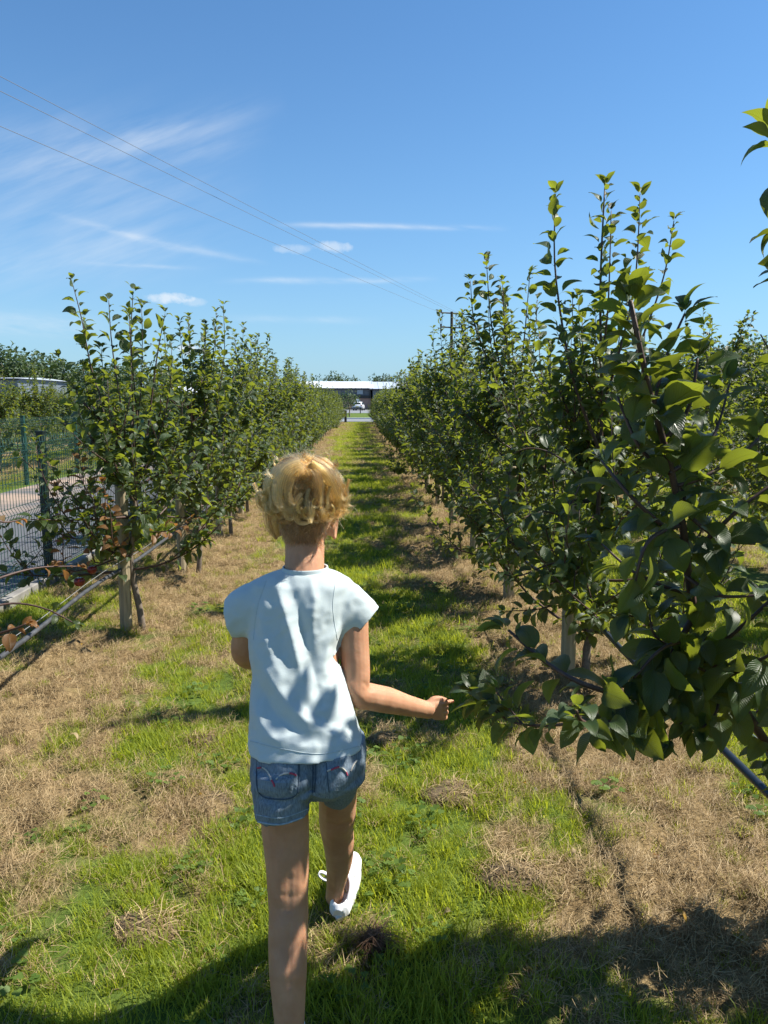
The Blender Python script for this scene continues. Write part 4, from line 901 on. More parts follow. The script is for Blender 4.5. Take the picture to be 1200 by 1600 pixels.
M_hem = simple('faded_denim_edge', (.30, .38, .45), .9, var=.3, scale=120); M_thread_w = simple('cream_stitching', (.5, .47, .41), .8, var=.1, scale=200); M_thread_r = simple('pink_red_stitching', (.40, .05, .09), .8, var=.1, scale=200); M_seam = simple('dark_denim_seam', (.05, .08, .12), .9, scale=200)
M_shoe = simple('white_canvas', (.74, .75, .77), .7, var=.06, scale=60, bump=.001); M_sole = simple('white_rubber_sole', (.7, .7, .69), .5, var=.05); M_sock = simple('grey_lining', (.5, .52, .56), .9)
base = Vector((P(478, 1200, 1.66).x, 1.66, 0))
person = empty('person', base, 'blond child in pale blue top and denim shorts walking away down the grass', 'person')
def ring(u0, u1, v, y, d, e=2.3, n=28, v1=None, tilt=0.0):
    a, b = P(u0, v, y), P(u1, v if v1 is None else v1, y); return ell((a+b)/2, (b-a)/2, Vector((0, d, d*tilt)), n, e)
def limbpx(bm, pts, n=16, res=14):
    """pts: (u, v, y, half width in photo pixels)"""
    w = [P(u, v, y) for u, v, y, r in pts]; rad = [r*pm(p) for (u, v, y, r), p in zip(pts, w)]; a, b = smooth_pts(w, rad, res); tube(bm, a, b, n)
HC = P(476, 791, 1.84)
bm = bmesh.new()
# head
prof = [(.104, .015, .02, -.004), (.098, .032, .042, -.005), (.082, .05, .063, -.006), (.055, .063, .080, -.005), (.02, .070, .089, 0), (-.02, .069, .087, .002), (-.05, .063, .076, .012), (-.078, .053, .060, .024), (-.10, .038, .042, .040), (-.114, .02, .024, .052)]
loft(bm, [ell(HC+Vector((0, dy, z)), (w, 0, 0), (0, d, 0), 28, 2.1) for z, w, d, dy in prof])
nz = HC+Vector((0, .088, -.035)); loft(bm, [ell(nz+Vector((0, -.01, .028)), (.006, 0, 0), (0, .012, 0), 10), ell(nz+Vector((0, .0, .005)), (.009, 0, 0), (0, .016, 0), 10), ell(nz+Vector((0, .004, -.008)), (.014, 0, 0), (0, .018, 0), 10), ell(nz+Vector((0, -.004, -.016)), (.010, 0, 0), (0, .012, 0), 10)])
lp = HC+Vector((0, .078, -.075)); loft(bm, [ell(lp+Vector((0, 0, .008)), (.016, 0, 0), (0, .010, 0), 10), ell(lp, (.021, 0, 0), (0, .013, 0), 10), ell(lp+Vector((0, 0, -.008)), (.016, 0, 0), (0, .011, 0), 10)])
for s in (-1, 1):   # ears: a bowl with a rim
    ec = HC+Vector((s*.068, .004, -.052)); pts = []
    for k in range(13): t = -1.9+k/12*4.4; pts.append(ec+Vector((s*(.008+.004*math.sin(t)), .017*math.cos(t)*.9-.002, .027*math.sin(t)+(.004 if math.sin(t) > 0 else 0))))
    tube(bm, pts, .0048, 8); loft(bm, [ell(ec+Vector((s*x, 0, 0)), (0, .015*k, 0), (0, 0, .026*k), 12) for x, k in ((-.012, .8), (.0, 1.0), (.006, .8))])
# neck and trunk
limbpx(bm, [(474, 935, 1.785, 36), (475, 905, 1.795, 32), (476, 870, 1.82, 30.5), (477, 835, 1.845, 31)])
loft(bm, [ring(450, 504, 893, 1.795, .036), ring(405, 545, 915, 1.79, .05), ring(397, 540, 945, 1.785, .068), ring(402, 528, 1000, 1.765, .072), ring(408, 530, 1060, 1.73, .07), ring(406, 545, 1120, 1.69, .074), ring(404, 556, 1175, 1.66, .076), ring(408, 553, 1200, 1.652, .074), ring(430, 535, 1222, 1.66, .05)])
# arms
limbpx(bm, [(520, 930, 1.79, 20), (548, 940, 1.785, 24), (553, 1000, 1.765, 23.5), (556, 1050, 1.745, 22.5), (557, 1082, 1.735, 22), (580, 1089, 1.755, 21), (605, 1094, 1.785, 20.5), (635, 1102, 1.82, 16.5), (662, 1108, 1.85, 13.5), (672, 1109, 1.86, 14)], 18, 36)
limbpx(bm, [(425, 930, 1.79, 20), (398, 940, 1.79, 23), (386, 985, 1.80, 21), (380, 1017, 1.815, 19), (390, 1028, 1.88, 18), (402, 1026, 1.97, 15), (408, 1022, 2.03, 12)], 18, 30)
def hand(bm, W, d, upv, fwd, s=1.0, pinch=True):
    """palm from the wrist along d; thumb side upv; fingers curl towards fwd"""
    d, upv, fwd = d.normalized(), upv.normalized(), fwd.normalized()
    loft(bm, [ell(W+d*(x*s)+upv*(o*s), upv*(h*s), fwd*(t*s), 16, 2.4) for x, h, t, o in ((-.012, .019, .015, 0), (.008, .023, .015, 0), (.028, .030, .0145, .000), (.045, .032, .013, -.001), (.057, .029, .011, -.001))])
    K = W+d*(.053*s)
    for i, (o, l) in enumerate(((.0235, 1.0), (.008, 1.08), (-.0085, 1.0), (-.024, .84))):
        k = K+upv*(o*s)
        if i == 0 and pinch: pts = [k-d*(.02*s), k, k+d*(.026*s)+fwd*(.010*s)+upv*(.002*s), k+d*(.040*s)+fwd*(.018*s)+upv*(.004*s), k+d*(.052*s)+fwd*(.016*s)+upv*(.004*s)]
        else:
            sp = -upv*(.001*s*i)
            pts = [k-d*(.02*s), k+d*(.002*s), k+(d*(.024)+fwd*(.012))*(l*s)+sp, k+(d*.024+fwd*.030)*(l*s)+sp, k+(d*.010+fwd*.036)*(l*s)+sp]
        tube(bm, *smooth_pts(pts, [r*s for r in (.0078, .0078, .0070, .0064, .0054)], 12), 10)
    b = W+d*(.016*s)+upv*(.016*s)+fwd*(.004*s); pts = [b, b+d*(.018*s)+upv*(.014*s)+fwd*(.006*s), b+d*(.042*s)+upv*(.020*s)+fwd*(.006*s), b+d*(.062*s)+upv*(.017*s)+fwd*(.006*s)]
    tube(bm, *smooth_pts(pts, [r*s for r in (.013, .0115, .0088, .0062)], 12), 10)
Wr = P(664, 1108, 1.852); dr_ = (P(700, 1112, 1.875)-Wr); hand(bm, Wr, dr_, Vector((-.05, -.15, 1)), Vector((-.1, 1, .1)), .86)
Wl = P(408, 1022, 2.03); hand(bm, Wl, Vector((.5, .8, .1)), Vector((0, -.1, 1)), Vector((.8, -.5, 0)), .86, False)
# legs
limbpx(bm, [(440, 1205, 1.65, 38), (444, 1260, 1.625, 38), (446, 1300, 1.62, 37), (449, 1350, 1.605, 34), (450, 1400, 1.59, 31.5), (451, 1425, 1.58, 31), (450, 1470, 1.56, 31), (450, 1520, 1.53, 29.5), (452, 1590, 1.50, 24), (454, 1650, 1.48, 19), (455, 1690, 1.475, 18)], 20, 40)
limbpx(bm, [(528, 1195, 1.665, 33), (528, 1235, 1.73, 30), (527, 1272, 1.81, 29.0), (526, 1292, 1.855, 26.5), (529, 1315, 1.89, 24.5), (530, 1340, 1.935, 21.5), (527, 1366, 1.99, 17), (524, 1386, 2.035, 14), (523, 1402, 2.075, 14), (530, 1398, 2.13, 13)], 20, 40)
fl = P(455, 1690, 1.475); loft(bm, [ell(Vector((fl.x, fl.y-.03, .05)), (.022, 0, 0), (0, 0, .03)), ell(Vector((fl.x, fl.y+.03, .05)), (.028, 0, 0), (0, 0, .035)), ell(Vector((fl.x, fl.y+.12, .03)), (.03, 0, 0), (0, 0, .018))])
body_me = remeshed(bm, .0026, 3)
def px_of(me):
    co = np.array([v.co for v in me.vertices]); no = np.array([v.normal for v in me.vertices]); rel = co-np.array(CAMP); cz = rel@np.array(fw)
    return co, no, 600+F*(rel@np.array(rt))/cz, 800-F*(rel@np.array(up))/cz
def pdist(u, v, pl):
    best = np.full(len(u), 1e9); tt = np.zeros(len(u)); n = len(pl)-1
    for k in range(n):
        (x0, y0), (x1, y1) = pl[k], pl[k+1]; dx, dy = x1-x0, y1-y0; t = np.clip(((u-x0)*dx+(v-y0)*dy)/(dx*dx+dy*dy), 0, 1); d = np.hypot(u-x0-t*dx, v-y0-t*dy); m = d < best; best[m] = d[m]; tt[m] = ((k+t)/n)[m]
    return best, tt
co, no, uu, vv = px_of(body_me); dsp = np.zeros(len(co)); bk = np.clip(-no[:, 1]*2, 0, 1)
for pl, a, w in [([(436, 1398), (452, 1404), (470, 1399)], -.0014, 6), ([(438, 1420), (455, 1424), (472, 1416)], -.0008, 6), ([(437, 1340), (433, 1400)], .003, 8), ([(470, 1340), (474, 1400)], .003, 8), ([(452, 1375), (452, 1420)], -.003, 9), ([(440, 1450), (442, 1520)], .004, 12), ([(466, 1455), (464, 1525)], .004, 12), ([(453, 1450), (453, 1540)], -.0015, 5),
        ([(512, 1285), (528, 1292), (545, 1284)], -.0028, 4), ([(515, 1250), (512, 1285)], .002, 6), ([(545, 1250), (547, 1284)], .002, 6), ([(519, 1305), (519, 1335)], .003, 9), ([(541, 1305), (540, 1335)], .003, 9), ([(524, 1372), (524, 1400)], .003, 4),
        ([(548, 1072), (558, 1084), (566, 1090)], .002, 8), ([(570, 1068), (580, 1078)], -.0018, 4), ([(468, 868), (470, 888)], -.002, 6), ([(486, 868), (484, 888)], -.001, 5)]:
    d, t = pdist(uu, vv, pl); dsp += a*np.exp(-(d/w)**2)*bk
dsp += (fbm(uu/9, vv/11, 3)-.5)*.0012*bk
for v, c in zip(body_me.vertices, co+no*dsp[:, None]): v.co = c
link('body', body_me, M_skin, person, smooth=True)
# eyes
for s in (-1, 1):
    bm = bmesh.new(); bmesh.ops.create_uvsphere(bm, u_segments=14, v_segments=10, radius=.0115, matrix=Matrix.Translation(HC+Vector((s*.028, .071, -.012)))); e = link('eye', bm_mesh('eye', bm, True), M_white, person)
    bm = bmesh.new(); bmesh.ops.create_uvsphere(bm, u_segments=12, v_segments=8, radius=.006, matrix=Matrix.Translation(HC+Vector((s*.028, .0775, -.012)))); link('iris', bm_mesh('iris', bm, True), M_black, e)

# ---- shirt
bm = bmesh.new()
SH = [ring(440, 513, 890, 1.797, .050, 2.2), ring(420, 532, 896, 1.795, .058, 2.2), ring(393, 552, 908, 1.79, .068, 2.3), ring(386, 548, 935, 1.785, .084, 2.4), ring(388, 538, 975, 1.775, .092, 2.4), ring(390, 532, 1015, 1.76, .096, 2.4), ring(394, 541, 1060, 1.735, .097, 2.4), ring(391, 551, 1105, 1.705, .099, 2.4), ring(388, 562, 1140, 1.68, .100, 2.4), ring(387, 570, 1168, 1.662, .101, 2.4, v1=1160)]
loft(bm, SH)
def sleeve(rings):   # (u_top, v_top, u_bot, v_bot, y, depth)
    loft(bm, [ell((P(a, b, y)+P(c, d, y))/2, (P(a, b, y)-P(c, d, y))/2, Vector((0, dd, 0)), 24, 2.2) for a, b, c, d, y, dd in rings])
sr = [(500, 908, 500, 990, 1.79, .055), (535, 905, 522, 1005, 1.788, .058), (560, 914, 524, 1012, 1.785, .053), (582, 936, 527, 1016, 1.783, .048), (597, 951, 530, 1019, 1.782, .045)]
sl = [(440, 908, 440, 985, 1.79, .055), (405, 906, 402, 992, 1.788, .056), (380, 913, 384, 995, 1.788, .052), (360, 926, 372, 996, 1.788, .048), (347, 940, 362, 996, 1.79, .045)]
sleeve(sr); sleeve(sl)
sm = remeshed(bm, .0034, 22)
hemc = [Vector(p) for p in SH[-1]]; hc = sum(hemc, Vector())/len(hemc)
def end_plane(r):
    a, b, c, d, y, dd = r[-1]; a2, b2, c2, d2, y2, _ = r[-2]; A, B_ = P(a, b, y), P(c, d, y); c1 = (A+B_)/2; ax = (c1-(P(a2, b2, y2)+P(c2, d2, y2))/2); t_ = (A-B_).normalized(); ax = (ax-t_*ax.dot(t_)).normalized(); return c1, ax
planes = [end_plane(sr), end_plane(sl)]
bm = bmesh.new(); bm.from_mesh(sm); bm.normal_update(); kill = []
for f in bm.faces:
    c = f.calc_center_median()
    if f.normal.z < -.55 and abs(c.z-hc.z) < .03 and (c-hc).length < .25: kill.append(f)
bmesh.ops.delete(bm, geom=kill, context='FACES')
for c1, ax in planes:
    fs = [f for f in bm.faces if (f.calc_center_median()-c1).length < .10 and abs((f.calc_center_median()-c1).dot(ax)) < .06]; es = {e for f in fs for e in f.edges}; vs_ = {v for f in fs for v in f.verts}
    bmesh.ops.bisect_plane(bm, geom=list(fs)+list(es)+list(vs_), plane_co=c1-ax*.009, plane_no=ax, clear_outer=True)
bm.normal_update()
# folds (geometry) : ridges and valleys as polylines over the back, and a fine crumple
FOLDS = [([(430, 905), (446, 960), (462, 1020), (480, 1085)], .0075, 9), ([(450, 905), (468, 960), (486, 1030), (505, 1100)], -.006, 10), ([(485, 905), (492, 940), (488, 985)], .004, 8), ([(540, 965), (526, 982), (512, 1008), (505, 1045)], .0055, 8), ([(560, 985), (540, 995), (522, 1030), (520, 1070)], -.006, 8), ([(538, 1030), (545, 1080), (556, 1130)], .006, 10),
    ([(398, 1010), (430, 1070), (470, 1120), (530, 1160)], .0075, 13), ([(395, 1050), (425, 1110), (470, 1150)], -.005, 12), ([(392, 1090), (410, 1130), (440, 1165)], .006, 11), ([(405, 960), (418, 1010), (440, 1060)], .005, 10), ([(395, 985), (402, 940), (412, 915)], -.005, 8), ([(455, 1090), (500, 1120), (560, 1140)], -.004, 10), ([(470, 940), (476, 1000), (470, 1060)], -.003, 10), ([(410, 1150), (480, 1168), (555, 1165)], .003, 9)]
co = np.array([v.co for v in bm.verts]); no = np.array([v.normal for v in bm.verts])
rel = co-np.array(CAMP); cz = rel@np.array(fw); uu = 600+F*(rel@np.array(rt))/cz; vv = 800-F*(rel@np.array(up))/cz
def pdist(u, v, pl):
    best = np.full(len(u), 1e9); tt = np.zeros(len(u)); n = len(pl)-1
    for k in range(n):
        (x0, y0), (x1, y1) = pl[k], pl[k+1]; dx, dy = x1-x0, y1-y0; t = np.clip(((u-x0)*dx+(v-y0)*dy)/(dx*dx+dy*dy), 0, 1); d = np.hypot(u-x0-t*dx, v-y0-t*dy); m = d < best; best[m] = d[m]; tt[m] = ((k+t)/n)[m]
    return best, tt
disp = np.zeros(len(co)); back = np.clip(-no[:, 1]*2+.3, 0, 1)
for pl, a, w in FOLDS:
    d, t = pdist(uu, vv, pl); disp += 1.25*a*(.65*np.exp(-(d/w)**2)+.35*np.exp(-np.abs(d)/(w*.6)))*(.35+.65*np.sin(np.pi*np.clip(t*.9+.05, 0, 1)))*back
disp += (fbm(uu/38+vv/90, vv/60-uu/120, 3)-.5)*.006*np.clip((vv-900)/60, 0, 1)+(fbm(uu/13, vv/16+uu/40, 2)-.5)*.002+(np.abs(fbm(uu/30+vv/26, vv/44-uu/36, 2)-.5)*-.007+.001)*np.clip((vv-905)/40, 0, 1)
co = co+no*disp[:, None]
for v, c in zip(bm.verts, co): v.co = c
sm2 = bpy.data.meshes.new('shirt'); bm.to_mesh(sm2); bm.free()
sm2 = baked(sm2, ('SMOOTH', dict(factor=.5, iterations=4)), ('SOLIDIFY', dict(thickness=.0028, offset=-1)))
shirt = link('shirt', sm2, M_shirt, person, smooth=True)
nb = [ell(P(477, 889, 1.797)+Vector((0, 0, dz)), (.0545*k, 0, 0), (0, .0495*k, 0), 40) for dz, k in ((-.010, 1.04), (0.0, 1.0), (.006, .97))]
bm = bmesh.new(); loft(bm, nb, False); me = baked(bm_mesh('neckband', bm, True), ('SUBSURF', dict(levels=1)), ('SOLIDIFY', dict(thickness=.004, offset=0))); link('neckband', me, M_shirt, shirt, smooth=True).location = (0, 0, 0)
# hem and sleeve stitching lines following the surface
def surf_line(me, pl, lift, r, name, mat, par, n=40, k=5):
    bv = BVHTree.FromPolygons([v.co for v in me.vertices], [p.vertices for p in me.polygons]); pts = []
    lp_ = resample([Vector((u, v, 0)) for u, v in pl], n)
    for u, v, _ in lp_:
        d = ray(u, v).normalized(); h = bv.ray_cast(CAMP, d)
        if h[0] is not None: pts.append(list(h[0]-d*lift))
    if len(pts) > 3:
        o = link(name, tubes_mesh(name, [(np.array(pts), r)], k), mat, par); return o
M_shst = simple('shirt_seam_thread', (.44, .505, .51), .9, var=.1, scale=300)
surf_line(sm2, [(391, 1158), (440, 1170), (500, 1178), (560, 1166)], -.0004, .0014, 'hem_seam', M_shst, shirt)
surf_line(sm2, [(524, 912), (520, 950), (527, 1000)], -.0004, .0013, 'armhole_seam', M_shst, shirt); surf_line(sm2, [(416, 908), (402, 950), (396, 1000)], -.0004, .0013, 'armhole_seam', M_shst, shirt)

# ---- shorts
bm = bmesh.new()
loft(bm, [ring(394, 570, 1150, 1.672, .088, 2.5), ring(392, 572, 1180, 1.658, .092, 2.5), ring(391, 572, 1210, 1.648, .094, 2.5), ring(396, 562, 1220, 1.648, .090, 2.5), ring(425, 535, 1236, 1.66, .06, 2.5)])
loft(bm, [ring(395, 492, 1190, 1.645, .088, 2.4), ring(394, 489, 1222, 1.637, .088, 2.4), ring(396, 486, 1245, 1.629, .080, 2.4, v1=1238), ring(400, 487, 1270, 1.624, .074, 2.4, v1=1256)])
tb = [(486, 572, 1178, 1.668, .086, 0.0), (489, 568, 1196, 1.69, .078, .3), (493, 560, 1214, 1.73, .064, .6), (497, 556, 1224, 1.75, .056, .7)]
loft(bm, [ring(a, b, v, y, d, 2.3, tilt=t) for a, b, v, y, d, t in tb])
hm = remeshed(bm, .0034, 4)
hl = (P(400, 1270, 1.624)+P(487, 1256, 1.624))/2; hr = (P(497, 1224, 1.75)+P(556, 1224, 1.75))/2
bm = bmesh.new(); bm.from_mesh(hm); bm.normal_update()
kill = [f for f in bm.faces if (f.normal.z < -.6 and (((f.calc_center_median()-hl).length < .085 and f.calc_center_median().z < hl.z+.012)))]
nR = Vector((0, .62, -.78))
kill += [f for f in bm.faces if f not in set(kill) and (f.calc_center_median()-hr).length < .068 and f.calc_center_median().x > hr.x-.044 and f.normal.dot(nR) > .7 and (f.calc_center_median()-hr).dot(nR) > -.010]
bmesh.ops.delete(bm, geom=kill, context='FACES')
co = np.array([v.co for v in bm.verts]); no = np.array([v.normal for v in bm.verts]); rel = co-np.array(CAMP); cz = rel@np.array(fw); uu = 600+F*(rel@np.array(rt))/cz; vv = 800-F*(rel@np.array(up))/cz
back = np.clip(-no[:, 1]*2+.3, 0, 1); disp = (fbm(uu/14+vv/40, vv/18, 3)-.5)*.006
for pl, a, w in [([(400, 1250), (440, 1246), (488, 1236)], -.004, 7), ([(478, 1225), (450, 1255), (425, 1275)], .004, 8), ([(491, 1180), (490, 1215), (488, 1250)], -.013, 8), ([(405, 1243), (440, 1256), (485, 1240)], -.005, 6), ([(440, 1200), (440, 1220)], .008, 26), ([(530, 1190), (530, 1208)], .008, 24), ([(500, 1190), (510, 1225), (520, 1245)], .004, 7), ([(560, 1215), (530, 1240), (500, 1250)], -.004, 8)]:
    d, t = pdist(uu, vv, pl); disp += a*np.exp(-(d/w)**2)*back
for v, c in zip(bm.verts, co+no*disp[:, None]): v.co = c
hm2 = bpy.data.meshes.new('shorts'); bm.to_mesh(hm2); bm.free(); hm2 = baked(hm2, ('SMOOTH', dict(factor=.5, iterations=1)), ('SOLIDIFY', dict(thickness=.004, offset=-1)))
shorts = link('shorts', hm2, M_denim, person, smooth=True)
def patch(me, quad, lift, name, mat, par, nu=10, nv=10):
    bv = BVHTree.FromPolygons([v.co for v in me.vertices], [p.vertices for p in me.polygons]); bm = bmesh.new(); g = []
    for j in range(nv+1):
        row = []
        for i in range(nu+1):
            s, t = i/nu, j/nv; (x0, y0), (x1, y1), (x2, y2), (x3, y3) = quad; u = (x0*(1-s)+x1*s)*(1-t)+(x3*(1-s)+x2*s)*t; v = (y0*(1-s)+y1*s)*(1-t)+(y3*(1-s)+y2*s)*t
            v += 9*(1-abs(2*s-1))*t**3*.9
            d = ray(u, v).normalized(); h = bv.ray_cast(CAMP, d)
            row.append(bm.verts.new(h[0]-d*lift) if h[0] is not None else None)
        g.append(row)
    for j in range(nv):
        for i in range(nu):
            q4 = (g[j][i], g[j][i+1], g[j+1][i+1], g[j+1][i])
            if all(q4): bm.faces.new(q4)
    m2 = bpy.data.meshes.new(name); bm.to_mesh(m2); bm.free(); m2 = baked(m2, ('SOLIDIFY', dict(thickness=.002, offset=0))); return link(name, m2, mat, par, smooth=False)
patch(hm2, [(401, 1172), (466, 1186), (464, 1240), (404, 1237)], .002, 'pocket', M_denim, shorts); patch(hm2, [(509, 1190), (556, 1176), (553, 1218), (515, 1236)], .002, 'pocket', M_denim, shorts)
for pl, m in ([[(402, 1200), (408, 1199)], M_thread_r], [[(410, 1199), (416, 1203), (421, 1211), (424, 1219)], M_thread_w], [[(424, 1219), (427, 1224), (429, 1229)], M_thread_r], [[(431, 1218), (437, 1212), (444, 1209), (452, 1208)], M_thread_w], [[(452, 1208), (458, 1209), (463, 1212)], M_thread_r],
              [[(511, 1205), (517, 1202)], M_thread_w], [[(517, 1203), (524, 1200), (530, 1198)], M_thread_r], [[(530, 1198), (536, 1201), (541, 1206)], M_thread_w], [[(541, 1206), (543, 1212)], M_thread_r], [[(548, 1205), (553, 1194), (558, 1188)], M_thread_w]):
    surf_line(hm2, pl, .0042, .0021, 'stitching', m, shorts, 14)
for pl in ([(489, 1186), (489, 1210), (488, 1240)], [(493, 1186), (493, 1210), (491, 1238)], [(402, 1178), (403, 1236), (432, 1249), (464, 1240), (466, 1188)], [(510, 1192), (514, 1238)], [(468, 1183), (466, 1240)]): surf_line(hm2, pl, .0026, .0011, 'seam', M_seam, shorts)
surf_line(hm2, [(401, 1284), (440, 1288), (486, 1272)], .0004, .0022, 'frayed_hem', M_hem, shorts); surf_line(hm2, [(400, 1273), (440, 1278), (486, 1262)], .0002, .0012, 'seam', M_hem, shorts)

# ---- shoes: upper, sole, heel strap loop
def shoe(heel, ang, pitch=0.0, loop=True):
    root = bpy.data.objects.new('shoe', None); COL.objects.link(root); root.parent = person; root.location = heel-person.location; root.rotation_euler = (pitch, 0, ang); root.scale = (1.06, 1.04, 1.03)
    # local: +y toe, z up, heel back at y=0
    secs = [(.0, .018, .052), (.012, .029, .060), (.045, .033, .070), (.085, .034, .074), (.12, .036, .062), (.155, .037, .047), (.185, .033, .038), (.203, .02, .03)]
    bm = bmesh.new(); rings = []
    for y, w, h in secs: rings.append([Vector((w*math.cos(t*math.pi/10)*(1 if abs(math.cos(t*math.pi/10)) < .9 else .97), y-(.006 if 2 < t < 8 and y < .05 else 0), .014+(h-.014)*max(0, math.sin(t*math.pi/10))**.7)) for t in range(11)]+[Vector((w*.6, y, .012)), Vector((0, y, .011)), Vector((-w*.6, y, .012))][::-1])
    loft(bm, rings); me = remeshed(bm, .0022, 3); bm = bmesh.new(); bm.from_mesh(me)
    kill = [v for v in bm.verts if ((v.co.x/.024)**2+((v.co.y-.052)/.043)**2) < 1 and v.co.z > .042]; bmesh.ops.delete(bm, geom=kill, context='VERTS')
    me = bpy.data.meshes.new('upper'); bm.to_mesh(me); bm.free(); me = baked(me, ('SOLIDIFY', dict(thickness=.004, offset=-1))); link('upper', me, M_shoe, root, True, True)
    bm = bmesh.new(); outl = []
    for k in range(36):
        t = 2*math.pi*k/36; y = .1-.108*math.cos(t); w = np.interp(y, [0, .03, .08, .15, .19, .21], [.026, .035, .036, .041, .035, .02]); outl.append((w*math.sin(t) if abs(math.sin(t)) > .25 else w*math.sin(t)*1.0, y))
    loft(bm, [[Vector((x*k, .1+(y-.1)*k, z)) for x, y in outl] for z, k in ((0, .97), (.003, 1), (.017, 1), (.02, .98))]); link('sole', bm_mesh('sole', bm, True), M_sole, root, True)
    bm = bmesh.new(); rim = [Vector((.0245*math.cos(t*math.pi/14), .052+.0435*math.sin(t*math.pi/14), .063+.010*math.sin(t*math.pi/14)-(.008 if abs(t-21) < 5 else 0))) for t in range(28)]; rim.append(rim[0]); tube(bm, rim, .0032, 6, False); link('collar', bm_mesh('collar', bm, True), M_sock, root, True)
    for yy in (.105, .125, .145):
        bm = bmesh.new(); zz = np.interp(yy, [.085, .12, .155], [.074, .062, .047]); tube(bm, [Vector((-.03, yy, zz-.018)), Vector((-.015, yy, zz-.002)), Vector((0, yy, zz+.001)), Vector((.015, yy, zz-.002)), Vector((.03, yy, zz-.018))], .0025, 6); link('lace', bm_mesh('lace', bm, True), M_sole, root, True)
    if loop:
        bm = bmesh.new(); L = []
        for k in range(17): t = k/16*2*math.pi; L.append(Vector((-.034-.016*(1-math.cos(t)), .075+.006*math.sin(t), .070+.006*math.sin(t)+.010*(1-math.cos(t)))))
        vs = []
        for p in L: vs.append((bm.verts.new(p+Vector((0, -.005, .002))), bm.verts.new(p+Vector((0, .005, -.002)))))
        for a, b in zip(vs[:-1], vs[1:]): bm.faces.new((a[0], b[0], b[1], a[1]))
        me = bpy.data.meshes.new('strap_loop'); bm.to_mesh(me); bm.free(); link('strap_loop', baked(me, ('SOLIDIFY', dict(thickness=.003, offset=0))), M_shoe, root, True)
    return root
hp = G(530, 1441); shoe(Vector((hp.x, hp.y, .006)), R(-11), R(20)); shoe(Vector((fl.x, fl.y-.045, .012)), R(4), loop=False)

# ---- hair
M = Mat('blond_hair')
hb = M.n('ShaderNodeBsdfHairPrincipled'); hb.parametrization = 'COLOR'; hi = M.n('ShaderNodeHairInfo'); ta_ = M.n('ShaderNodeAttribute', attribute_name='tone'); M.l(M.ramp(M.math('ADD', M.math('MULTIPLY', hi.outputs['Random'], .45), M.math('MULTIPLY', ta_.outputs['Fac'], .55)), [(0.1, (.11, .038, .008)), (.5, (.29, .12, .026)), (.9, (.56, .29, .085))]), hb.inputs['Color'])
for nm, v in (('Roughness', .32), ('Radial Roughness', .45), ('Random Roughness', .2)):
    if nm in hb.inputs: hb.inputs[nm].default_value = v
M.l(hb.outputs[0], M.out.inputs[0]); M_hair = M.m
M_scalp = simple('hair_under_layer', (.36, .22, .11), .7, var=.3, scale=90, bump=.004, stretch=(3, 3, 1)); 
bm = bmesh.new(); loft(bm, [ell(HC+Vector((0, dy-.004, z)), (w+.007, 0, 0), (0, d+.006, 0), 32, 2.1) for z, w, d, dy in [(.113, .01, .014, -.004), (.106, .036, .046, -.005), (.088, .054, .066, -.006), (.055, .066, .083, -.005), (.02, .071, .090, -.002), (-.014, .066, .083, -.003)]])
hair_root = link('hair', remeshed(bm, .005, 3), M_scalp, person, smooth=True)
hr_ = random.Random(77)
strands, radii, tone = [], [], {}
up0 = Vector((.10, -.30, 1)).normalized()          # crown whorl, a little behind the top
ta = up0.cross(Vector((0, 1, 0))).normalized(); tb_ = up0.cross(ta)
def dirv(th, ph): return up0*math.cos(th)+(ta*math.cos(ph)+tb_*math.sin(ph))*math.sin(th)
def onhead(d, off):   # ellipsoid skull
    k = 1/math.sqrt((d.x/.071)**2+(d.y/.090)**2+(d.z/.103)**2); return HC+d*(k+off)
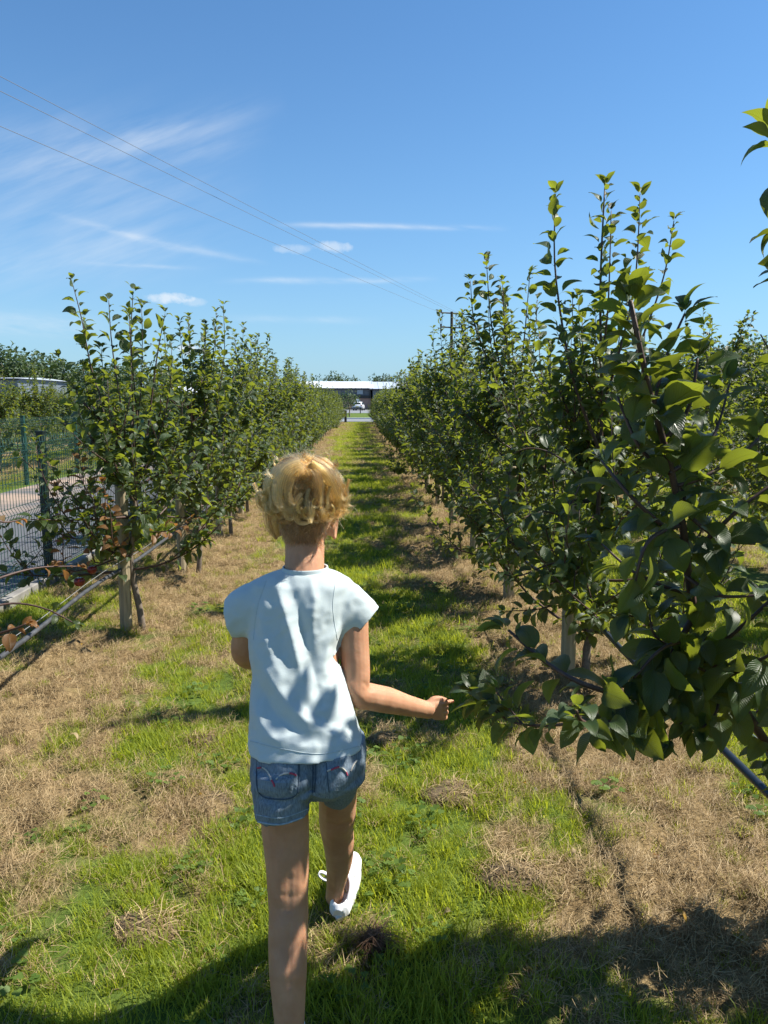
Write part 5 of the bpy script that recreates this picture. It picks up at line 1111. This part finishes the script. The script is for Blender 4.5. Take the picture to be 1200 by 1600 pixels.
def add_clump(th0, ph0, dth, swirl, lift, curl, n, wid, tipw=.35, m=14, rr=.00038):
    g = []
    for i in range(m):
        s = i/(m-1); th = th0+dth*s; ph = ph0+swirl*s*s; off = .006+lift*math.sin(math.pi*min(1, s*.95))**.8; g.append(onhead(dirv(th, ph), off))
    # curl the last part into a loop
    if curl:
        k0 = int(m*.5); c_in = g[k0:]; d0 = (g[k0]-g[k0-1]).normalized(); out = (g[k0]-HC).normalized(); side = d0.cross(out).normalized(); r = abs(curl); step = r*3.6/(m-k0)
        best = None
        for sgn in (1, -1):
            pts = []; p = g[k0].copy(); ang = 0; ax = (side*.8+out*(.55*(1 if curl > 0 else -1))).normalized()
            for i in range(k0, m): d = Quaternion(ax, sgn*ang) @ d0; p = p+d*step; ang += step/r; pts.append(p.copy())
            dist = min((q_-HC).length for q_ in pts); mx_ = max((q_-HC).length for q_ in pts)
            if best is None or (mx_ < best[0]) != (hr_.random() < .22): best = (mx_, pts)
        g = g[:k0]+[HC+(q_-HC)*max(1.0, (onhead((q_-HC).normalized(), .008)-HC).length/(q_-HC).length) for q_ in best[1]]
    wa, wp, wf = hr_.uniform(.001, .005), hr_.uniform(0, 6.28), hr_.uniform(5, 9); cval = hr_.random(); g = [Vector(p)+((p-HC).cross(Vector((.3, .2, 1))).normalized())*(wa*(i/(m-1))*math.sin(wf*i/(m-1)+wp)) for i, p in enumerate(g)]
    for q_ in range(n):
        a, b = hr_.gauss(0, .5), hr_.gauss(0, .45); ph_ = hr_.uniform(0, 6.28); st = []; cut = hr_.uniform(.7, 1.0)
        for i, p in enumerate(g):
            s = i/(m-1)
            if s > cut: break
            d = (g[min(i+1, m-1)]-g[max(i-1, 0)]).normalized(); o = (p-HC).normalized(); sd = d.cross(o).normalized(); w = wid*(.45+.75*math.sin(math.pi*min(1, .12+s*.85)))*(1-(1-tipw)*s**2)
            st.append(p+sd*(a*w+.0011*math.sin(5*s+ph_))+o*(b*w*.7+.0013*math.sin(8*s+ph_*2)))
        if len(st) > 4: strands.append(st); radii.append(rr*hr_.uniform(.6, 1.2)); tone[len(strands)-1] = cval
# body of the hair: tousled curls swept from the whorl down the sides and back
for k in range(250):
    ph = hr_.uniform(0, 6.283); th0 = hr_.uniform(.02, .95); dth = hr_.uniform(.45, 1.05)
    add_clump(th0, ph, dth, hr_.gauss(0, .8), hr_.uniform(.008, .028), (hr_.choice((-1, 1))*hr_.uniform(.009, .019)) if hr_.random() < .75 else 0, 42, hr_.uniform(.005, .010), .5)
# inner layer covering the scalp down to the ear line
for k in range(110):
    ph = hr_.uniform(0, 6.283); th0 = hr_.uniform(.1, 1.1); add_clump(th0, ph, hr_.uniform(.5, .8), hr_.gauss(0, .3), .006, 0, 40, .013, .8)
# placed locks on the back: (u,v) guides on the visible side
def lock(pl, y0, n, wid, rr=.00036, lift=0):
    n = int(n*1.5)
    w = [P(u, v, y) for u, v, y in [(a, b, y0+(c if len(q) > 2 else 0)) for q in pl for a, b, c in [(q[0], q[1], q[2] if len(q) > 2 else 0)]]]; g, _ = smooth_pts(w, [0]*len(w), 18)
    cval = hr_.uniform(.3, 1)
    for q_ in range(n):
        tone[len(strands)] = cval
        a, b, ph_ = hr_.gauss(0, .6), hr_.gauss(0, .6), hr_.uniform(0, 6.28); st = []
        for i, p in enumerate(g):
            s = i/18; d = (g[min(i+1, 18)]-g[max(i-1, 0)]).normalized(); o = Vector((0, -1, .2)); sd = d.cross(o).normalized(); ww = wid*(.5+.7*math.sin(math.pi*min(1, .1+.8*s)))*(1-.7*s*s); st.append(p+sd*(a*ww+.0008*math.sin(6*s+ph_))+o*(b*ww*.6))
        strands.append(st); radii.append(rr*hr_.uniform(.7, 1.25))
YB = 1.735
lock([(470, 722, .02), (446, 735), (436, 765, -.005), (441, 790, -.01), (462, 796, -.012), (470, 785, -.008)], YB, 70, .012)
lock([(468, 730, .01), (456, 750), (452, 775, -.008), (462, 790, -.012), (473, 778, -.01)], YB, 60, .010)
lock([(480, 725, .01), (494, 745), (496, 770, -.006), (486, 790, -.008), (488, 805, -.006)], YB, 60, .009)
lock([(486, 722, .01), (508, 740, .01), (522, 768, .02), (528, 790, .03), (515, 803, .02), (502, 800, .0)], YB, 80, .013)
lock([(500, 728, .02), (525, 755, .05), (537, 785, .07), (532, 803, .06), (516, 806, .03)], YB, 70, .011)
lock([(460, 722, .03), (432, 742, .03), (420, 770, .04), (418, 795, .05), (430, 800, .03)], YB, 80, .013)
lock([(484, 796, .0), (470, 795, -.01), (463, 806, -.012), (468, 816, -.012), (480, 817, -.01), (489, 808, -.008)], YB, 34, .0045)
lock([(440, 790, .0), (452, 800, -.008), (468, 800, -.01)], YB, 40, .008); lock([(410, 780, .06), (420, 785, .03), (436, 779, .01)], YB, 16, .004)
lock([(424, 770, .06), (421, 800, .07), (424, 825, .07), (432, 842, .06)], YB, 90, .011); lock([(432, 790, .03), (430, 815, .04), (434, 838, .05)], YB, 70, .010)
lock([(500, 790, .0), (506, 806, -.002), (516, 810, .02), (524, 800, .04)], YB, 40, .006); lock([(478, 790, .0), (486, 812, .0), (498, 815, .0)], YB, 30, .005)
# ring of small curls along the lower edge
for k in range(13):
    t = k/12; u0 = 416+t*116+hr_.uniform(-4, 4); yb = YB-.004+.075*abs(2*t-1)**2.2; v0 = 788+hr_.uniform(-10, 10)-8*abs(2*t-1); r_ = hr_.uniform(7, 13); sg = hr_.choice((-1, 1)); pl = [(u0-sg*r_*1.6, v0-22, yb+.002), (u0-sg*r_*1.05, v0-6, yb-.004)]
    for q_ in range(7): a_ = math.pi-q_*.72; pl.append((u0+sg*r_*math.cos(a_)*(1-.05*q_), v0+8+r_*math.sin(a_)*.95, yb-.008-.0012*q_))
    lock(pl, 0, 26, .0042)
# short nape hair
main_n = len(strands)
for k in range(6500):
    u, v = hr_.uniform(434, 512), hr_.uniform(796, 892); v = 790+(v-796)*hr_.random()**.5*1.02
    if abs(u-474) > 40-.18*(v-796): continue
    d = ray(u, v).normalized(); a_ = P(u, v, 1.84); dx = a_.x-HC.x; z = a_.z-HC.z; w = np.interp(-z, [-.02, .02, .05, .08, .12], [.072, .069, .062, .053, .047]); dp = np.interp(-z, [-.02, .02, .05, .08, .12], [.09, .085, .068, .05, .046])
    if abs(dx) > w*.98: continue
    yb = HC.y-dp*math.sqrt(1-(dx/w)**2)-.001; p = Vector((dx*(1-.04)+HC.x, yb, a_.z)); L = hr_.uniform(.008, .022)*np.interp(v, [796, 862], [1.2, .6]); dd = Vector((hr_.gauss(0, .35), -.22, -1)).normalized(); cv = Vector((hr_.gauss(0, .4), -.1, hr_.gauss(.1, .3)))
    strands.append([p+dd*(L*s/4)+cv*(L*(s/4)**2*.5) for s in range(5)]); radii.append(.00036)
# flyaways
for k in range(1300):
    d = dirv(hr_.uniform(0, 1.7), hr_.uniform(0, 6.283)); p = onhead(d, .014); t_ = Vector((hr_.gauss(0, 1), hr_.gauss(0, 1), hr_.gauss(0, 1))); t_ = (t_-d*t_.dot(d)).normalized(); L = hr_.uniform(.02, .05); c_ = Vector((hr_.gauss(0, 1), hr_.gauss(0, 1), hr_.gauss(-.3, 1)))*.6
    strands.append([p+(t_*.8+d*.45)*(L*s/7)+c_*(L*(s/7)**2*.5) for s in range(8)]); radii.append(.00027)
M = Mat('shaded_nape_hair'); hb = M.n('ShaderNodeBsdfHairPrincipled'); hb.parametrization = 'COLOR'; hi = M.n('ShaderNodeHairInfo'); M.l(M.ramp(hi.outputs['Random'], [(0, (.06, .027, .01)), (.7, (.15, .07, .024)), (1, (.34, .19, .08))]), hb.inputs['Color']); M.l(hb.outputs[0], M.out.inputs[0]); M_nape = M.m  # darker blond of the nape plus shade beneath the curls, put into the colour
def curves_obj(name, st, ra_, mat, tn=None):
    hc_ = bpy.data.hair_curves.new(name); hc_.add_curves([len(s_) for s_ in st])
    hc_.attributes['position'].data.foreach_set('vector', np.array([c for s_ in st for p in s_ for c in (p.x-base.x, p.y-base.y, p.z)], np.float32))
    ra = hc_.attributes.get('radius') or hc_.attributes.new('radius', 'FLOAT', 'POINT'); ra.data.foreach_set('value', np.array([r_*(1-.6*(i/(len(s_)-1))) for s_, r_ in zip(st, ra_) for i in range(len(s_))], np.float32))
    if tn: at_ = hc_.attributes.new('tone', 'FLOAT', 'CURVE'); at_.data.foreach_set('value', np.array(tn, np.float32))
    hc_.materials.append(mat); so = bpy.data.objects.new(name, hc_); COL.objects.link(so); so.parent = hair_root; so.location = -wloc(hair_root)+Vector(base); tag(so, kind='stuff')
n2_ = len(strands)-1300
curves_obj('strands', strands[:main_n]+strands[n2_:], radii[:main_n]+radii[n2_:], M_hair, [tone.get(i, .5) for i in list(range(main_n))+list(range(n2_, len(strands)))]); curves_obj('nape_strands', strands[main_n:n2_], radii[main_n:n2_], M_nape)
print('strands', len(strands), 'objects', len(bpy.data.objects))
